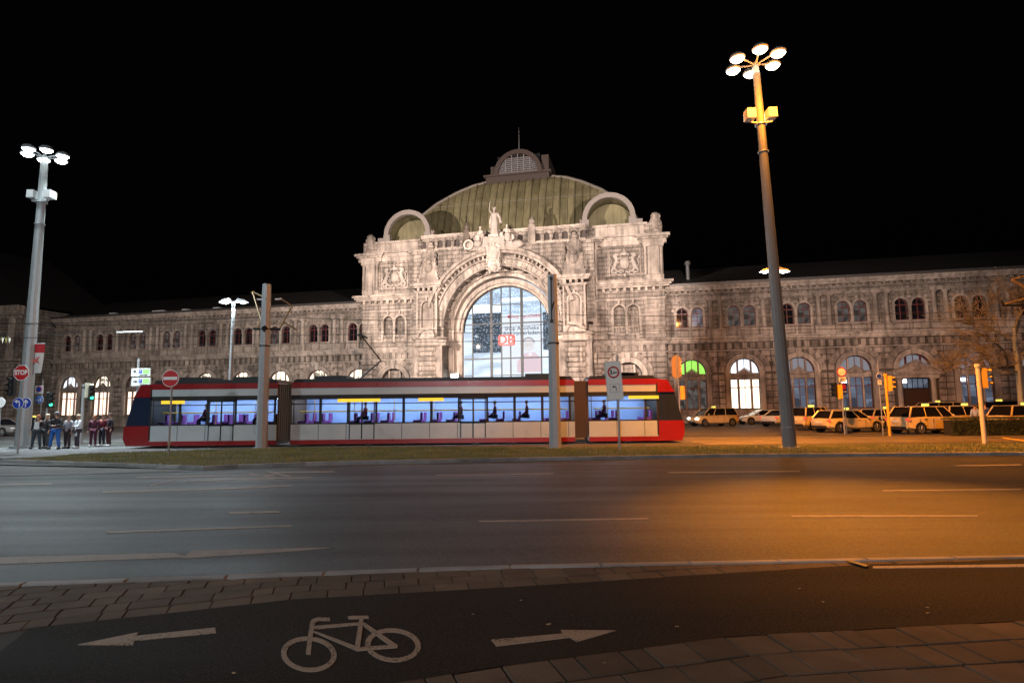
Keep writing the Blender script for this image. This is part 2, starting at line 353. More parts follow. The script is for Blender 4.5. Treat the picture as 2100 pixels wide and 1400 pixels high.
def low_window(parent, cx, y, m_low, m_up, fan=True, lampglow=False):
    for nm in 'lcr':
        f = link('window', LW['f'+nm], parent, (cx, y, 0)); a, b, z0, z1 = LW['p'+nm]
        for (q0, q1) in ((z0, 3.72), (3.72, z1)):
            key = (nm, q0, m_low.name)
            if key not in QC: QC[key] = quad('pane', a+.04, b-.04, q0+.05, q1-.05, m_low)
            link('pane', QC[key], f)
        if lampglow and nm == 'l': lg = link('room_lamp', MB().box(-1.3, -.85, .03, .06, 3.98, 4.3).mesh('room_lamp', G_LAMPROOM), f)
    # fan light: three panes cut by mullions
    key = ('fan', m_up.name)
    if key not in QC:
        mb = MB(); r = 1.43
        for a, b in ((-1.42, -.74), (-.60, .60), (.74, 1.42)):
            n = 6; xs = [a+(b-a)*i/n for i in range(n+1)]
            pts = [(a, 5.22)]+[(b, 5.22)]+[(x, 5.35+math.sqrt(max(0, r*r-x*x))) for x in reversed(xs)]
            mb.add([(x, .05, z) for x, z in pts], [tuple(range(len(pts)))])
        QC[key] = mb.mesh('pane', m_up)
        mb = MB(); mb.ring(0, 5.35, 1.37, 1.46, 0, .07, n=14); mb.box(-.03, .03, -.01, .06, 5.2, 6.78)
        for x in (-.74, -.6, .6, .74): mb.box(x-.035, x+.035, -.01, .06, 5.2, 5.35+math.sqrt(1.4**2-x*x))
        mb.box(-1.42, 1.42, 0, .07, 5.18, 5.26); QC['fanf'] = mb.mesh('window', M_RED)
    f = link('window', QC['fanf'], parent, (cx, y, 0)); link('pane', QC[key], f)
    if 'mull' not in QC:
        mb = MB(); mb.box(-1.46, 1.46, -.12, .1, 4.6, 4.78); mb.box(-1.46, 1.46, -.22, .1, 4.78, 4.9); mb.box(-1.46, 1.46, -.1, .1, 4.9, 5.18)
        for s in (-1, 1): mb.box(s*.65-.07, s*.65+.07, -.1, .1, 1.5, 4.6); mb.box(s*.67-.07, s*.67+.07, -.08, .1, 5.18, 6.6)
        QC['mull'] = mb.mesh('mullion', M_TRIM)
        mb = MB(); mb.xz([(-.85, 5.12), (.85, 5.12), (0, 5.72)], -.1, .05); mb.cone((-.95,-.16,5.12), (0,-.16,5.8), .06, .06, 4); mb.cone((.95,-.16,5.12), (0,-.16,5.8), .06, .06, 4); mb.box(-.95, .95, -.22, .05, 5.04, 5.13); mb.ball((0, -.12, 5.32), .3, .1, .14)
        QC['ped'] = mb.mesh('pediment', M_TRIM)
    link('mullion', QC['mull'], parent, (cx, y, 0)); link('pediment', QC['ped'], parent, (cx, y-.08, 0))
def voussoirs(parent, cx, cz, r0, r1, y0, y1, n, a0=0, a1=180, mat=None, key=None, name='voussoir', skip=()):
    """one wedge mesh shared round the arch"""
    da = (a1-a0)/n; key = key or (r0, r1, y0, y1, n)
    if key not in QC:
        mb = MB(); mb.ring(0, 0, r0, r1, y0, y1, -da/2*.93, da/2*.93, 2); QC[key] = mb.mesh(name, mat or M_STONE)
    for i in range(n):
        if i in skip: continue
        o = link(name, QC[key], parent, (cx, 0, cz)); o.rotation_euler = (0, -R(a0+da*(i+.5)), 0)
COLM = {}
def column(parent, x, y, z0, z1, r, name='column'):
    k = (round(z1-z0, 2), r)
    if k not in COLM:
        h = z1-z0; mb = MB(); mb.lathe((0,0,0), [(r*1.35,0),(r*1.35,.08*h/3),(r*1.12,.12*h/3),(r*1.02,.2*h/3),(r*.9,h-.42),(r*.95,h-.36),(r*.9,h-.32),(r*1.3,h-.1),(r*1.35,h-.1)], 14)
        mb.box(-r*1.4, r*1.4, -r*1.4, r*1.4, h-.1, h); COLM[k] = mb.mesh('column', M_TRIM); COLM[k].polygons.foreach_set('use_smooth', [True]*len(COLM[k].polygons)); COLM[k].set_sharp_from_angle(angle=R(40))
    return link(name, COLM[k], parent, (x, y, z0))
def balus(parent, x0, x1, y, z0, z1, n):
    mb = MB(); mb.box(x0, x1, y, y+.25, z0-.12, z0); mb.box(x0, x1, y-.03, y+.28, z1-.14, z1); me = QC.get('bal')
    mb.build('balustrade_rail', M_TRIM, parent)['kind'] = 'stuff'
    if not me:
        m = MB(); m.lathe((0,0,0), [(.07,0),(.05,.1),(.1,.28),(.09,.38),(.04,.62),(.05,.7),(.07,.8)], 8); me = QC['bal'] = m.mesh('baluster', M_TRIM)
    for i in range(n):
        o = link('baluster', me, parent, (x0+(x1-x0)*(i+.5)/n, y+.12, z0)); o.scale = (1, 1, (z1-.14-z0)/.8)
def dentils(parent, x0, x1, yf, z0, z1, dep, w, pitch, name='cornice_bracket'):
    mb = MB(); n = int((x1-x0)/pitch)
    for i in range(n): x = x0+(i+.5)*(x1-x0)/n; mb.box(x-w/2, x+w/2, yf-dep, yf+.05, z0, z1)
    o = mb.build(name, M_TRIM, parent); o['kind'] = 'stuff'; return o
def mould(parent, x0, x1, yf, prof, name='cornice', mat=None, ends=.0):
    """stepped moulding: prof = [(z0,z1,proud)]"""
    mb = MB()
    for z0, z1, d in prof: mb.box(x0-(d if ends else 0), x1+(d if ends else 0), yf-d, yf+.1, z0, z1)
    return mb.build(name, mat or M_TRIM, parent)
STATION_LOC = P0.copy()
def wing(x0, x1, centers, label, lit, litup, door=None):
    w = empty('station_wing', STATION_LOC, -TH, label, 'station building')
    ops = []
    for i, c in enumerate(centers):
        ops.append((c-1.46, c+1.46, 1.5, 5.35, True))
        for s in (-.8, .8): ops.append((c+s-.61, c+s+.61, 10.25, 11.85, True))
    mb = MB(); mb.wall(x0, x1, 0, 9.1, [o for o in ops if o[2] < 5], 0, .55); mb.build('wall', M_DK, w, fix=False)
    mb = MB(); mb.wall(x0, x1, 9.1, 14.5, [o for o in ops if o[2] > 5], 0, .4); mb.build('upper_wall', M_ASH, w, fix=False)
    mb = MB(); mb.box(x0, x1, .62, .7, 0, 14.4); mb.box(x0, x0+.3, .02, 16, 0, 14.5); mb.box(x1-.3, x1, .02, 16, 0, 14.5); mb.build('inner_wall', M_DK, w)
    mould(w, x0, x1, 0, [(0, 1.25, .3), (1.25, 1.4, .38)], 'plinth', M_STONE)
    mould(w, x0, x1, 0, [(7.62, 7.74, .2), (8.56, 8.72, .2), (8.72, 9.0, .34), (9.0, 9.18, .5)], 'string_course')
    nb = int((x1-x0)/.75); fb = QC.setdefault('fb', MB().box(-.22, .22, -.16, .02, 7.82, 8.48).mesh('frieze_block', M_STONE))
    for i in range(nb): link('frieze_block', fb, w, (x0+(i+.5)*(x1-x0)/nb, 0, 0))
    mould(w, x0, x1, 0, [(13.22, 13.34, .14), (13.34, 13.46, .22), (13.9, 14.0, .12)], 'architrave')
    dentils(w, x0, x1, 0, 13.98, 14.22, .34, .26, .62)
    mould(w, x0, x1, 0, [(14.22, 14.4, .55), (14.4, 14.55, .68), (14.55, 14.75, .8)], 'cornice')
    mb = MB(); mb.box(x0, x1, -.86, -.7, 14.78, 15.02); mb.box(x0, x1, -.86, .4, 14.75, 14.79)
    for i in range(int((x1-x0)/1.3)): mb.box(x0+i*1.3, x0+i*1.3+.04, -.9, -.86, 14.78, 15.05)
    mb.build('gutter', plain('zinc_gutter', (.11, .10, .095), .5, .5, vary=.2), w)
    mb = MB(); mb.add([(x0,-.5,14.8),(x1,-.5,14.8),(x1,9,18.7),(x0,9,18.7),(x0,18,14.8),(x1,18,14.8)], [(0,1,2,3),(3,2,5,4)]); mb.build('roof', M_SLATE, w)
    # first and last pieces of rustication, piers between the arches
    edges = []
    bounds = [x0]+[(a+b)/2 for a, b in zip(centers[:-1], centers[1:])]+[x1]
    h = .618
    for k in range(10):
        z = 1.42+k*h; zm = z+h*.55
        for i, c in enumerate(centers):
            hw = 1.98 if zm < 5.35 else math.sqrt(max(0, 2.62**2-(zm-5.35)**2))
            if zm >= 5.35 and hw < .3: hw = 0
            for a, b in ((bounds[i], c-max(hw, .35)), (c+max(hw, .35), bounds[i+1])):
                if b-a < .22: continue
                nn = 1 if k % 2 or b-a < 1.1 else 1
                put_stone(w, max(a, x0), min(b, x1), 0, z, z+h, .14)
    for i, c in enumerate(centers):
        if QC.get('ring') is None:
            mb = MB(); mb.ring(0, 5.35, 1.46, 1.72, -.14, 0, n=16); mb.ring(0, 5.35, 1.72, 1.96, -.22, 0, n=16)
            for s in (-1, 1): mb.box(s*1.71-.25, s*1.71+.25, -.2, 0, 1.4, 5.2); mb.box(s*1.71-.32, s*1.71+.32, -.28, 0, 5.2, 5.36)
            QC['key'] = MB().xz([(-.2, 6.75), (.2, 6.75), (.32, 7.6), (-.32, 7.6)], -.36, 0).mesh('keystone', M_TRIM); QC['ring'] = mb.mesh('arch_moulding', M_TRIM)
        if door == i:
            mb = MB(); mb.ring(0, 5.35, 1.46, 1.72, -.14, 0, n=16); mb.ring(0, 5.35, 1.72, 1.96, -.22, 0, n=16)
            link('arch_moulding', mb.mesh('arch_moulding', M_TRIM), w, (c, 0, 0))
            mb = MB(); mb.xz([(-2.1, 5.0), (2.1, 5.0), (0, 6.05)], -.3, .2); mb.cone((-2.2,-.4,5.05), (0,-.4,6.15), .09, .09, 4); mb.cone((2.2,-.4,5.05), (0,-.4,6.15), .09, .09, 4); mb.box(-2.2, 2.2, -.5, .2, 4.72, 4.98); mb.box(-2.05, 2.05, -.35, .2, 4.4, 4.72); mb.ball((0,-.35,5.35), .45, .12, .25)
            link('pediment', mb.mesh('pediment', M_TRIM), w, (c, 0, 0))
            for s in (-1, 1): column(w, c+s*1.5, -.18, .4, 4.4, .26)
            d = MB().box(-1.2, 1.2, .2, .3, 0, 3.3).build('door', plain('dark_oak_door', (.05, .022, .012), .4), w, loc=(c, 0, 0))
            for s in (-1, 1): MB().box(s*.1-.02, s*.1+.02, .12, .2, 1.4, 1.8).build('handle', M_BRASS, d)
            f = rect_frame(-1.2, 1.2, 3.35, 4.35, 4).build('window', M_DARK, w, loc=(c, .2, 0)); link('pane', quad('pane', -1.2, 1.2, 3.35, 4.35, G_BLUE), f)
            link('room_lamp', MB().box(-1.12, -.75, .0, .04, 3.9, 4.25).mesh('room_lamp', G_LAMPROOM), f)
            key = 'fanf'; f = link('window', QC['fanf'], w, (c, .3, 0)); link('pane', QC[('fan', G_DIM.name)], f) if ('fan', G_DIM.name) in QC else None
        else:
            link('arch_moulding', QC['ring'], w, (c, 0, 0))
            lo, upm, lg = lit[i]; low_window(w, c, .3, lo, upm, lampglow=lg)
        link('keystone', QC['key'], w, (c, 0, 0))
        voussoirs(w, c, 5.35, 2.03, 2.62, -.12, 0, 11, 0, 180, skip=(5,))
        for j, s in enumerate((-.8, .8)):
            f = link('window', UF, w, (c+s, .26, 10.25)); link('pane', up_pane(litup[i][j]), f)
        if 'uparch' not in QC:
            mb = MB()
            for s in (-.8, .8): mb.ring(s, 11.85, .61, .84, -.1, 0, n=12); mb.box(s-.75, s+.75, -.14, 0, 10.08, 10.22); mb.box(s-.6, s+.6, -.06, 0, 9.35, 9.95)
            for x in (-1.5, 0, 1.5): mb.box(x-.12, x+.12, -.12, .0, 10.22, 11.75); mb.box(x-.17, x+.17, -.18, .0, 11.72, 11.9); mb.box(x-.12, x+.12, -.14, 0, 9.25, 10.1)
            QC['uparch'] = mb.mesh('arch_moulding', M_TRIM)
        link('arch_moulding', QC['uparch'], w, (c, 0, 0))
        if 'pav' not in QC:
            mb = MB(); mb.ring(0, 0, .88, 1.14, -.05, 0, -8, 8, 2); QC['pav'] = mb.mesh('voussoir', M_STONE)
        for s in (-.8, .8):
            for a in range(20, 180, 28): o = link('voussoir', QC['pav'], w, (c+s, 0, 11.85)); o.rotation_euler = (0, -R(a), 0)
    bb = QC.setdefault('colbase', MB().box(-.95, .95, -.42, 0, 9.2, 9.85).box(-1.0, 1.0, -.48, 0, 9.85, 9.97).mesh('pedestal', M_TRIM)); be = QC.setdefault('colent', MB().box(-.95, .95, -.4, 0, 13.12, 13.5).mesh('entablature_block', M_TRIM))
    for b in bounds[1:-1]:
        link('pedestal', bb, w, (b, 0, 0)); link('entablature_block', be, w, (b, 0, 0))
        for s in (-.5, .5): column(w, b+s, -.2, 9.97, 13.12, .24)
    return w
D, F_ = M_GLASSD, G_FAINT
bay = 5.3589
rc = [19.826+bay*i for i in range(8)]
litr = [(G_FAINT, G_GRN, False), (G_LIT, G_COOL, False), (G_BLUE, G_DIM, True), (G_BLUE, G_DIM, True), (G_BLUE, G_DIM, False), (G_BLUE, G_DIM, True), (G_BLUE, G_DIM, False), (G_BLUE, G_DIM, False)]
upr = [(D, G_BLUE), (G_FAINT, F_), (D, F_), (F_, F_), (D, D), (D, D), (D, D), (D, D)]
wr = wing(17.3, 19.826+bay*7.5, rc, 'long sandstone station wing right of the great arch, taxis parked before it', litr, upr, door=4)
lc = [-19.2757-bay*(8-i) for i in range(9)]
litl = [(G_PINK, G_COOL, False), (G_PINK, G_MIX, False), (G_PINK, G_FAINT, False), (F_, F_, False), (G_MIX, G_MIX, False), (G_LIT, G_LIT, False), (G_LIT, G_LIT, False), (G_MIX, G_MIX, False), (G_LIT, G_LIT, False)]
upl = [(D, F_), (D, D), (F_, G_FAINT), (F_, F_), (D, D), (D, D), (F_, D), (D, D), (D, D)]
wl = wing(-65.2, -16.5, lc, 'long sandstone station wing left of the great arch, behind the tram', litl, upl)
# roof furniture
for i, (px, py) in enumerate([(232, 641), (320, 636), (331, 635), (381, 634), (445, 628)]):
    x, z = fc(px, py, -.2)
    MB().box(x-.45, x+.45, .0, .6, 15.1, 15.35).build('skylight', plain('pale_skylight_sheet', (.5, .53, .55), .4), wl)
x, z = fc(1410, 553, -3)
MB().cone((x, 3, 16), (x, 3, 17.9), .22, .22, 12).cone((x, 3, 17.9), (x, 3, 18.3), .36, .30, 12).build('vent_pipe', M_GALV, wr)
# solar / snow panels left roof
# ---- far left corner building
cb = empty('corner_building', STATION_LOC, -TH, 'sandstone corner building at the far left edge beside a dark recess', 'building')
mb = MB(); mb.wall(-92, -68.4, 0, 16.4, [], -2, .4); mb.box(-68.5, -68.4, -2, 12, 0, 16.4); mb.build('wall', M_ASH, cb, fix=False)
MB().box(-68.4, -65.1, 5, 5.3, 0, 14.4).build('recess_wall', M_DK, cb)
mould(cb, -92, -68.4, -2, [(0, 1.4, .3), (9.0, 9.2, .4), (8.6, 8.75, .2), (15.4, 15.6, .4), (15.6, 15.9, .7), (15.9, 16.6, .9)], 'cornice')
dentils(cb, -92, -68.4, -2, 14.9, 15.3, .4, .3, .7)
for k in range(12):
    z = 1.45+k*.6; x = -68.4
    for j in range(6):
        w_ = 1.5+((k+j) % 2)*.4; put_stone(cb, x-w_, x, -2, z, z+.6, .14); x -= w_
for px in (-70.2, -76.0):
    mb = MB(); mb.xz([(px-.4, 9.2), (px+.4, 9.2), (px+.4, 15), (px-.4, 15)], -2.3, -2); mb.build('pilaster', M_TRIM, cb)
mb = MB(); mb.add([(-92,-2.6,16.6),(-67.8,-2.6,16.6),(-67.8,14,16.6),(-92,14,16.6),(-80,1,26),(-78,9,26)], [(0,1,4),(1,2,5,4),(2,3,5),(3,0,4,5)]); mb.build('roof', M_SLATE, cb)
# ================================================================== CENTRAL HALL
hall = empty('station_hall', STATION_LOC, -TH, 'floodlit sandstone station hall with great glazed arch under green copper dome', 'station building')
CC = -.6
# -- towers
def tower(a, b, ctr, piersign):
    yf = -1.0
    ops = [(ctr-1.35, ctr-.15, 9.75, 12.3, True), (ctr+.15, ctr+1.35, 9.75, 12.3, True)]
    mb = MB(); mb.wall(a, b, 0, 7.7, [(ctr-1.55, ctr+1.55, .8, 5.1, True)], yf, .6); mb.build('wall', M_DK, hall, fix=False)
    mb = MB(); mb.wall(a, b, 7.7, 22.1, ops, yf, .5); mb.box(a, a+.1, yf+.01, 8, 0, 22.1); mb.box(b-.1, b, yf+.01, 8, 0, 22.1); mb.box(a, b, 7.9, 8, 0, 22); mb.build('upper_wall', M_ASH, hall, fix=False)
    mb = MB(); mb.box(ctr-1.7, ctr+1.7, yf+.5, yf+.6, 9, 14); mb.box(ctr-1.8, ctr+1.8, yf+.6, yf+.7, 0, 7.5); mb.build('blind_niche', M_ASH, hall)
    mb = MB(); mb.ring(ctr, 5.1, 1.55, 1.85, yf-.16, yf, n=18); mb.ring(ctr, 5.1, 1.85, 2.1, yf-.24, yf, n=18); mb.xz([(ctr-.22, 6.6), (ctr+.22, 6.6), (ctr+.34, 7.6), (ctr-.34, 7.6)], yf-.4, yf)
    for s in (-1, 1): mb.box(ctr+s*.68-.09, ctr+s*.68+.09, yf+.2, yf+.5, 0, 6.4)
    mb.box(ctr-1.5, ctr+1.5, yf+.1, yf+.5, 4.5, 4.8); mb.xz([(ctr-.95, 4.8), (ctr+.95, 4.8), (ctr, 5.45)], yf+.1, yf+.45); mb.build('arch_moulding', M_TRIM, hall)
    mb = MB()
    for s in (-.75, .75):
        mb.ring(ctr+s, 12.3, .6, .82, yf-.12, yf, n=14); mb.box(ctr+s-.1, ctr+s+.1, yf-.3, yf, 13.05, 13.5)
    for x in (-1.5, 0, 1.5): mb.box(ctr+x-.13, ctr+x+.13, yf-.1, yf+.3, 9.7, 12.2); mb.box(ctr+x-.18, ctr+x+.18, yf-.16, yf+.3, 12.2, 12.36)
    mb.build('window_moulding', M_TRIM, hall)
    for s in (-.75, .75): balus(hall, ctr+s-.58, ctr+s+.58, yf-.12, 9.75, 10.6, 7)
    mould(hall, a, b, yf, [(0, 1.2, .3), (1.2, 1.4, .36)], 'plinth', M_STONE, 1)
    mould(hall, a, b, yf, [(7.62, 7.76, .2), (8.5, 8.66, .25), (8.66, 8.9, .4), (8.9, 9.1, .55)], 'string_course', None, 1)
    mould(hall, a, b, yf, [(13.5, 13.62, .12), (14.3, 14.4, .12), (14.75, 14.95, .55), (14.95, 15.15, .75), (15.15, 15.42, .95)], 'cornice', None, 1)
    dentils(hall, a, b, yf, 14.4, 14.76, .45, .28, .72)
    nb = int((b-a)/.75); fb = QC['fb']
    for i in range(nb): link('frieze_block', fb, hall, (a+(i+.5)*(b-a)/nb, yf, 0))
    # rusticated blocks
    h = .57
    for k in range(11):
        z = 1.42+k*h; zm = z+h/2; hw = 2.12 if zm < 5.1 else math.sqrt(max(0, 2.75**2-(zm-5.1)**2))
        hw = max(hw, .4)
        for q0, q1 in ((a, ctr-hw), (ctr+hw, b)):
            if q1-q0 < .3: continue
            n = max(1, round((q1-q0)/1.5)); off = .35 if (k % 2 and n > 1) else 0
            cuts = [q0]+[q0+(q1-q0)*j/n+off for j in range(1, n)]+[q1]
            for c0, c1 in zip(cuts[:-1], cuts[1:]): put_stone(hall, c0, c1, yf, z, z+h, .17)
    voussoirs(hall, ctr, 5.1, 2.16, 2.75, yf-.13, yf, 11, key='tv', skip=(5,))
    h = .47
    for k in range(9):
        z = 9.2+k*h
        for q0, q1 in ((a, ctr-2.05), (ctr+2.05, b)):
            n = max(1, round((q1-q0)/.95)); off = .3 if k % 2 else -.05
            cuts = [q0]+[q0+(q1-q0)*j/n+off for j in range(1, n)]+[q1]
            for c0, c1 in zip(cuts[:-1], cuts[1:]): put_stone(hall, c0, c1, yf, z, z+h, .11, .02)
    # upper storey: corner bays with slim columns
    for q0, q1 in ((a, a+2.1), (b-2.1, b)):
        MB().box(q0, q1, yf-.18, yf, 15.5, 16.15).box(q0+.45, q1-.45, yf-.26, yf, 16.15, 19.3).box(q0-.1, q1+.1, yf-.4, yf, 19.3, 19.6).build('corner_pier', M_TRIM, hall)
        for x in (q0+.2, q1-.2): column(hall, x, yf-.22, 16.15, 19.3, .17)
        mould(hall, q0, q1, yf, [(19.6, 20.1, .4), (20.1, 20.3, .6), (20.3, 20.6, .8)], 'cornice', None, 1)
    mould(hall, a+2.1, b-2.1, yf, [(15.5, 15.8, .1), (19.6, 20.1, .12), (20.1, 20.3, .28), (20.3, 20.5, .4)][1:], 'architrave'); mould(hall, a+2.1, b-2.1, yf, [(15.5, 15.8, .1)], 'sill_course')
    MB().box(a+1.9, b-1.9, yf-.12, yf, 20.6, 21.8).box(a+1.6, b-1.6, yf-.3, yf, 21.8, 22.05).box(a+1.7, b-1.7, yf-.25, yf, 20.6, 20.8).build('attic', M_TRIM, hall)
    # relief frame
    MB().box(ctr-1.75, ctr+1.75, yf-.1, yf, 16.25, 16.4).box(ctr-1.75, ctr+1.75, yf-.1, yf, 19.05, 19.2).box(ctr-1.75, ctr-1.62, yf-.1, yf, 16.4, 19.05).box(ctr+1.62, ctr+1.75, yf-.1, yf, 16.4, 19.05).build('relief_frame', M_TRIM, hall)
    relief(ctr, yf)
    for x in (a+.7, b-.7): finial(x, yf+.5, 20.6)
def relief(cx, y):
    """carved crest: shield, crown, two rearing beasts, scroll"""
    mb = MB(); z = 17.6
    mb.ball((cx, y-.1, z), .5, .22, .62, 14, 8); mb.ball((cx, y-.25, z), .34, .14, .44, 12, 6)
    for i in range(7): t = R(20+i*23.3); mb.ball((cx+.45*math.cos(t), y-.2, z+.85+.22*math.sin(t)), .1, .12, .12, 6, 4)
    mb.ball((cx, y-.22, z+1.05), .32, .2, .25, 8, 5); mb.ball((cx, y-.22, z+1.4), .13, .13, .22, 6, 4); mb.ball((cx, y-.2, z+1.68), .09, .09, .12, 6, 4)
    for s in (-1, 1):
        P = lambda x, q: (cx+s*x, y-.22, z+q)
        mb.cone(P(1.15, -.5), P(.85, .35), .24, .2, 8); mb.cone(P(.85, .35), P(.95, .85), .22, .14, 8); mb.ball(P(.9, 1.0), .19, .18, .17, 8, 5); mb.cone(P(.9, 1.0), P(.66, .95), .12, .07, 6)
        mb.ball(P(1.05, .85), .24, .18, .28, 8, 5)
        mb.cone(P(.85, .4), P(.5, .55), .11, .06, 6); mb.cone(P(.9, .2), P(.52, .05), .1, .06, 6)
        mb.cone(P(1.15, -.5), P(.85, -.85), .2, .11, 6); mb.cone(P(.85, -.85), P(1.0, -1.2), .1, .07, 6); mb.cone(P(1.2, -.5), P(1.45, -.85), .2, .11, 6); mb.cone(P(1.45, -.85), P(1.35, -1.2), .1, .07, 6)
        mb.tube([P(1.3, -.45), P(1.55, -.1), P(1.4, .3), P(1.6, .6)], .06); mb.ball(P(1.6, .62), .12, .1, .14, 6, 4)
        for i in range(6): mb.ball(P(.18+i*.22, -1.0-.1*math.sin(i*1.7)), .17, .16, .13, 7, 4)
    mb.ball((cx, y-.2, z-1.35), .16, .16, .26, 8, 5)
    mb.build('coat_of_arms', M_STAT, hall, True)
def finial(x, y, z):
    """carved trophy on the tower corner"""
    rs = random.Random(int(x*10)); mb = MB(); mb.box(x-.65, x+.65, y-.6, y+.6, z, z+.35)
    mb.lathe((x, y, z+.35), [(.62,0),(.7,.2),(.5,.5),(.62,.9),(.68,1.3),(.45,1.75),(.5,2.0),(.3,2.25),(.1,2.35)], 10)
    for i in range(34):
        t = rs.uniform(0, 6.28); q = rs.uniform(.4, 2.3); r = .5 if q < 2 else .35
        mb.ball((x+r*math.cos(t), y+r*math.sin(t), z+.2+q), rs.uniform(.1, .22), rs.uniform(.1, .22), rs.uniform(.1, .24), 6, 4)
    mb.build('finial', M_STONE, hall, True)
tower(-18.3, -9.2, -14.15, 1); tower(8.0, 17.25, 13.1, -1)
# -- rounded piers flanking the arch
for s in (-1, 1):
    c = CC+s*8.35; hw = 1.85; yf = -4.2
    MB().box(c-1.75, c+1.75, -3.8, -.5, 0, 9.4).box(c-1.2, c+1.2, -3.7, -.4, 9.4, 15).build('pier_core', M_STONE, hall)
    # rounded rusticated courses
    if 'pst' not in QC:
        rs = random.Random(3)
        for v in range(3):
            mb = MB(); n = 6; h = .54; r0 = 1.88
            prof = [(r0-.0, 0.0), (r0+.1, .06), (r0+.14+rs.uniform(0, .05), h*.5), (r0+.1, h-.09), (r0, h-.03)]
            vs = []
            for r, z in prof:
                for i in range(n+1):
                    t = R(-28*.96+56*.96*i/n); vs.append((r*math.sin(t)*1.0, -r*math.cos(t)*.72, z))
            fs = [(k*(n+1)+i, k*(n+1)+i+1, (k+1)*(n+1)+i+1, (k+1)*(n+1)+i) for k in range(4) for i in range(n)]
            m0 = len(vs); vs += [(0, -.4, 0), (0, -.4, h-.03)]
            fs += [tuple([m0]+list(range(n, -1, -1))), tuple([m0+1]+list(range(4*(n+1), 4*(n+1)+n+1))), tuple([m0, 0, n+1, 2*n+2, 3*n+3, 4*n+4, m0+1]), tuple([m0, m0+1, 5*n+4, 4*n+3, 3*n+2, 2*n+1, n])]
            mb.add(vs, fs); QC['pst%d' % v] = mb.mesh('stone', M_STONE)
        QC['pst'] = 1
    for k in range(14):
        z = 1.2+k*.54
        for j in range(3):
            o = link('stone', QC['pst%d' % ((k+j) % 3)], hall, (c, -2.9, z)); o.rotation_euler = (0, 0, R(-56+56*j+(14 if k % 2 else 0)-7))
    mb = MB(); mb.lathe((c, -2.9, 0), [(1.98,0),(1.98,1.1),(1.9,1.2)], 28, 1, .75); mb.lathe((c, -2.9, 8.8), [(1.9,0),(2.05,.1),(1.85,.2),(1.85,.75),(2.1,.85),(2.2,1.05)], 28, 1, .75)
    mb.ring(c, 9.75, .75, 1.15, -4.55, -3.4, n=14); mb.ring(c, 9.75, .0, .75, -4.3, -3.4, n=14); mb.build('pier_cornice', M_TRIM, hall)
    # upper pier with niche
    a, b = c-1.25, c+1.25
    mb = MB(); mb.wall(a, b, 9.7, 14.9, [(c-.62, c+.62, 9.9, 13.3, True)], yf+.3, .35); mb.box(a, a+.05, yf+.31, -1, 9.7, 14.9); mb.box(b-.05, b, yf+.31, -1, 9.7, 14.9); mb.box(a, b, yf+.65, yf+.7, 9.7, 14.9); mb.build('upper_pier', M_ASH, hall, fix=False)
    mb = MB(); mb.ring(c, 13.3, .62, .8, yf+.2, yf+.3, n=14); mb.box(c-.1, c+.1, yf+.1, yf+.3, 13.9, 14.4)
    for q in (-1, 1): mb.box(c+q*.71-.09, c+q*.71+.09, yf+.2, yf+.3, 9.9, 13.3); mb.box(c+q*1.14-.1, c+q*1.14+.1, yf+.2, yf+.3, 9.9, 14.9)
    mb.build('niche_moulding', M_TRIM, hall)
    mb = MB()
    for z0, z1, d in [(14.9, 15.1, .12), (15.45, 15.65, .4), (15.65, 15.95, .6)]: mb.box(a-d, b+d, yf+.3-d, -.8, z0, z1)
    mb.build('cornice', M_TRIM, hall); dentils(hall, a, b, yf+.3, 15.1, 15.46, .35, .26, .55)
    # obelisk trophy with shield
    ob = MB(); ob.box(c-1.3, c+1.3, yf+.5, -1.6, 15.95, 16.7); ob.box(c-1.1, c+1.1, yf+.65, -1.7, 16.7, 17.1)
    ob.add([(c-1.05,yf+.7,17.1),(c+1.05,yf+.7,17.1),(c+1.05,-1.8,17.1),(c-1.05,-1.8,17.1),(c-.42,yf+1.2,20.1),(c+.42,yf+1.2,20.1),(c+.42,-2.2,20.1),(c-.42,-2.2,20.1)], [(0,1,5,4),(1,2,6,5),(2,3,7,6),(3,0,4,7),(4,5,6,7)])
    ob.ball((c, yf+.62, 17.9), .42, .2, .55, 12, 7); ob.ball((c, yf+.75, 18.6), .3, .2, .25)
    rs = random.Random(5+s)
    for i in range(46):
        q = rs.random(); w_ = 1.15-.6*q; side = rs.choice((-1, 1)); ob.ball((c+side*rs.uniform(.5, 1)*w_, yf+.75+.5*q+rs.uniform(0, .3), 17.0+3.0*q), rs.uniform(.12, .26), .2, rs.uniform(.12, .3), 7, 4)
    ob.lathe((c, -2.7, 20.1), [(.45,0),(.5,.15),(.3,.3),(.42,.5),(.25,.75),(.3,.85),(.12,1.0)], 10)
    ob.build('obelisk', M_STONE, hall, True)
# -- great arch
AR = (CC, 11.05)
mb = MB(); mb.wall(CC-7.3, CC+7.3, 0, 20.0, [(CC-6.6, CC+6.6, 0, 11.05, True)], -3.2, 3.2)
mb.build('arch_wall', M_ASH, hall, fix=False)
mb = MB(); mb.wall(CC-10.5, CC+10.5, 11.05, 20.2, [(CC-7.2, CC+7.2, 11.05, 11.05, True)], -2.6, .1); mb.box(CC-10.5, CC+10.5, -2.2, 0, 19.9, 20.1); mb.box(CC-10.5, CC-10.3, -2.55, 1, 14, 20.1); mb.box(CC+10.3, CC+10.5, -2.55, 1, 14, 20.1); mb.build('spandrel_wall', M_ASH, hall, fix=False)
mb = MB(); z = AR[1]
mb.ring(CC, z, 6.5, 6.72, -3.5, -3.0, n=48); mb.ring(CC, z, 7.4, 7.6, -3.62, -3.2, n=48); mb.ring(CC, z, 7.95, 8.25, -3.9, -3.2, 15, 165, n=48); mb.ring(CC, z, 8.25, 8.6, -4.15, -2.5, 15, 165, n=48)
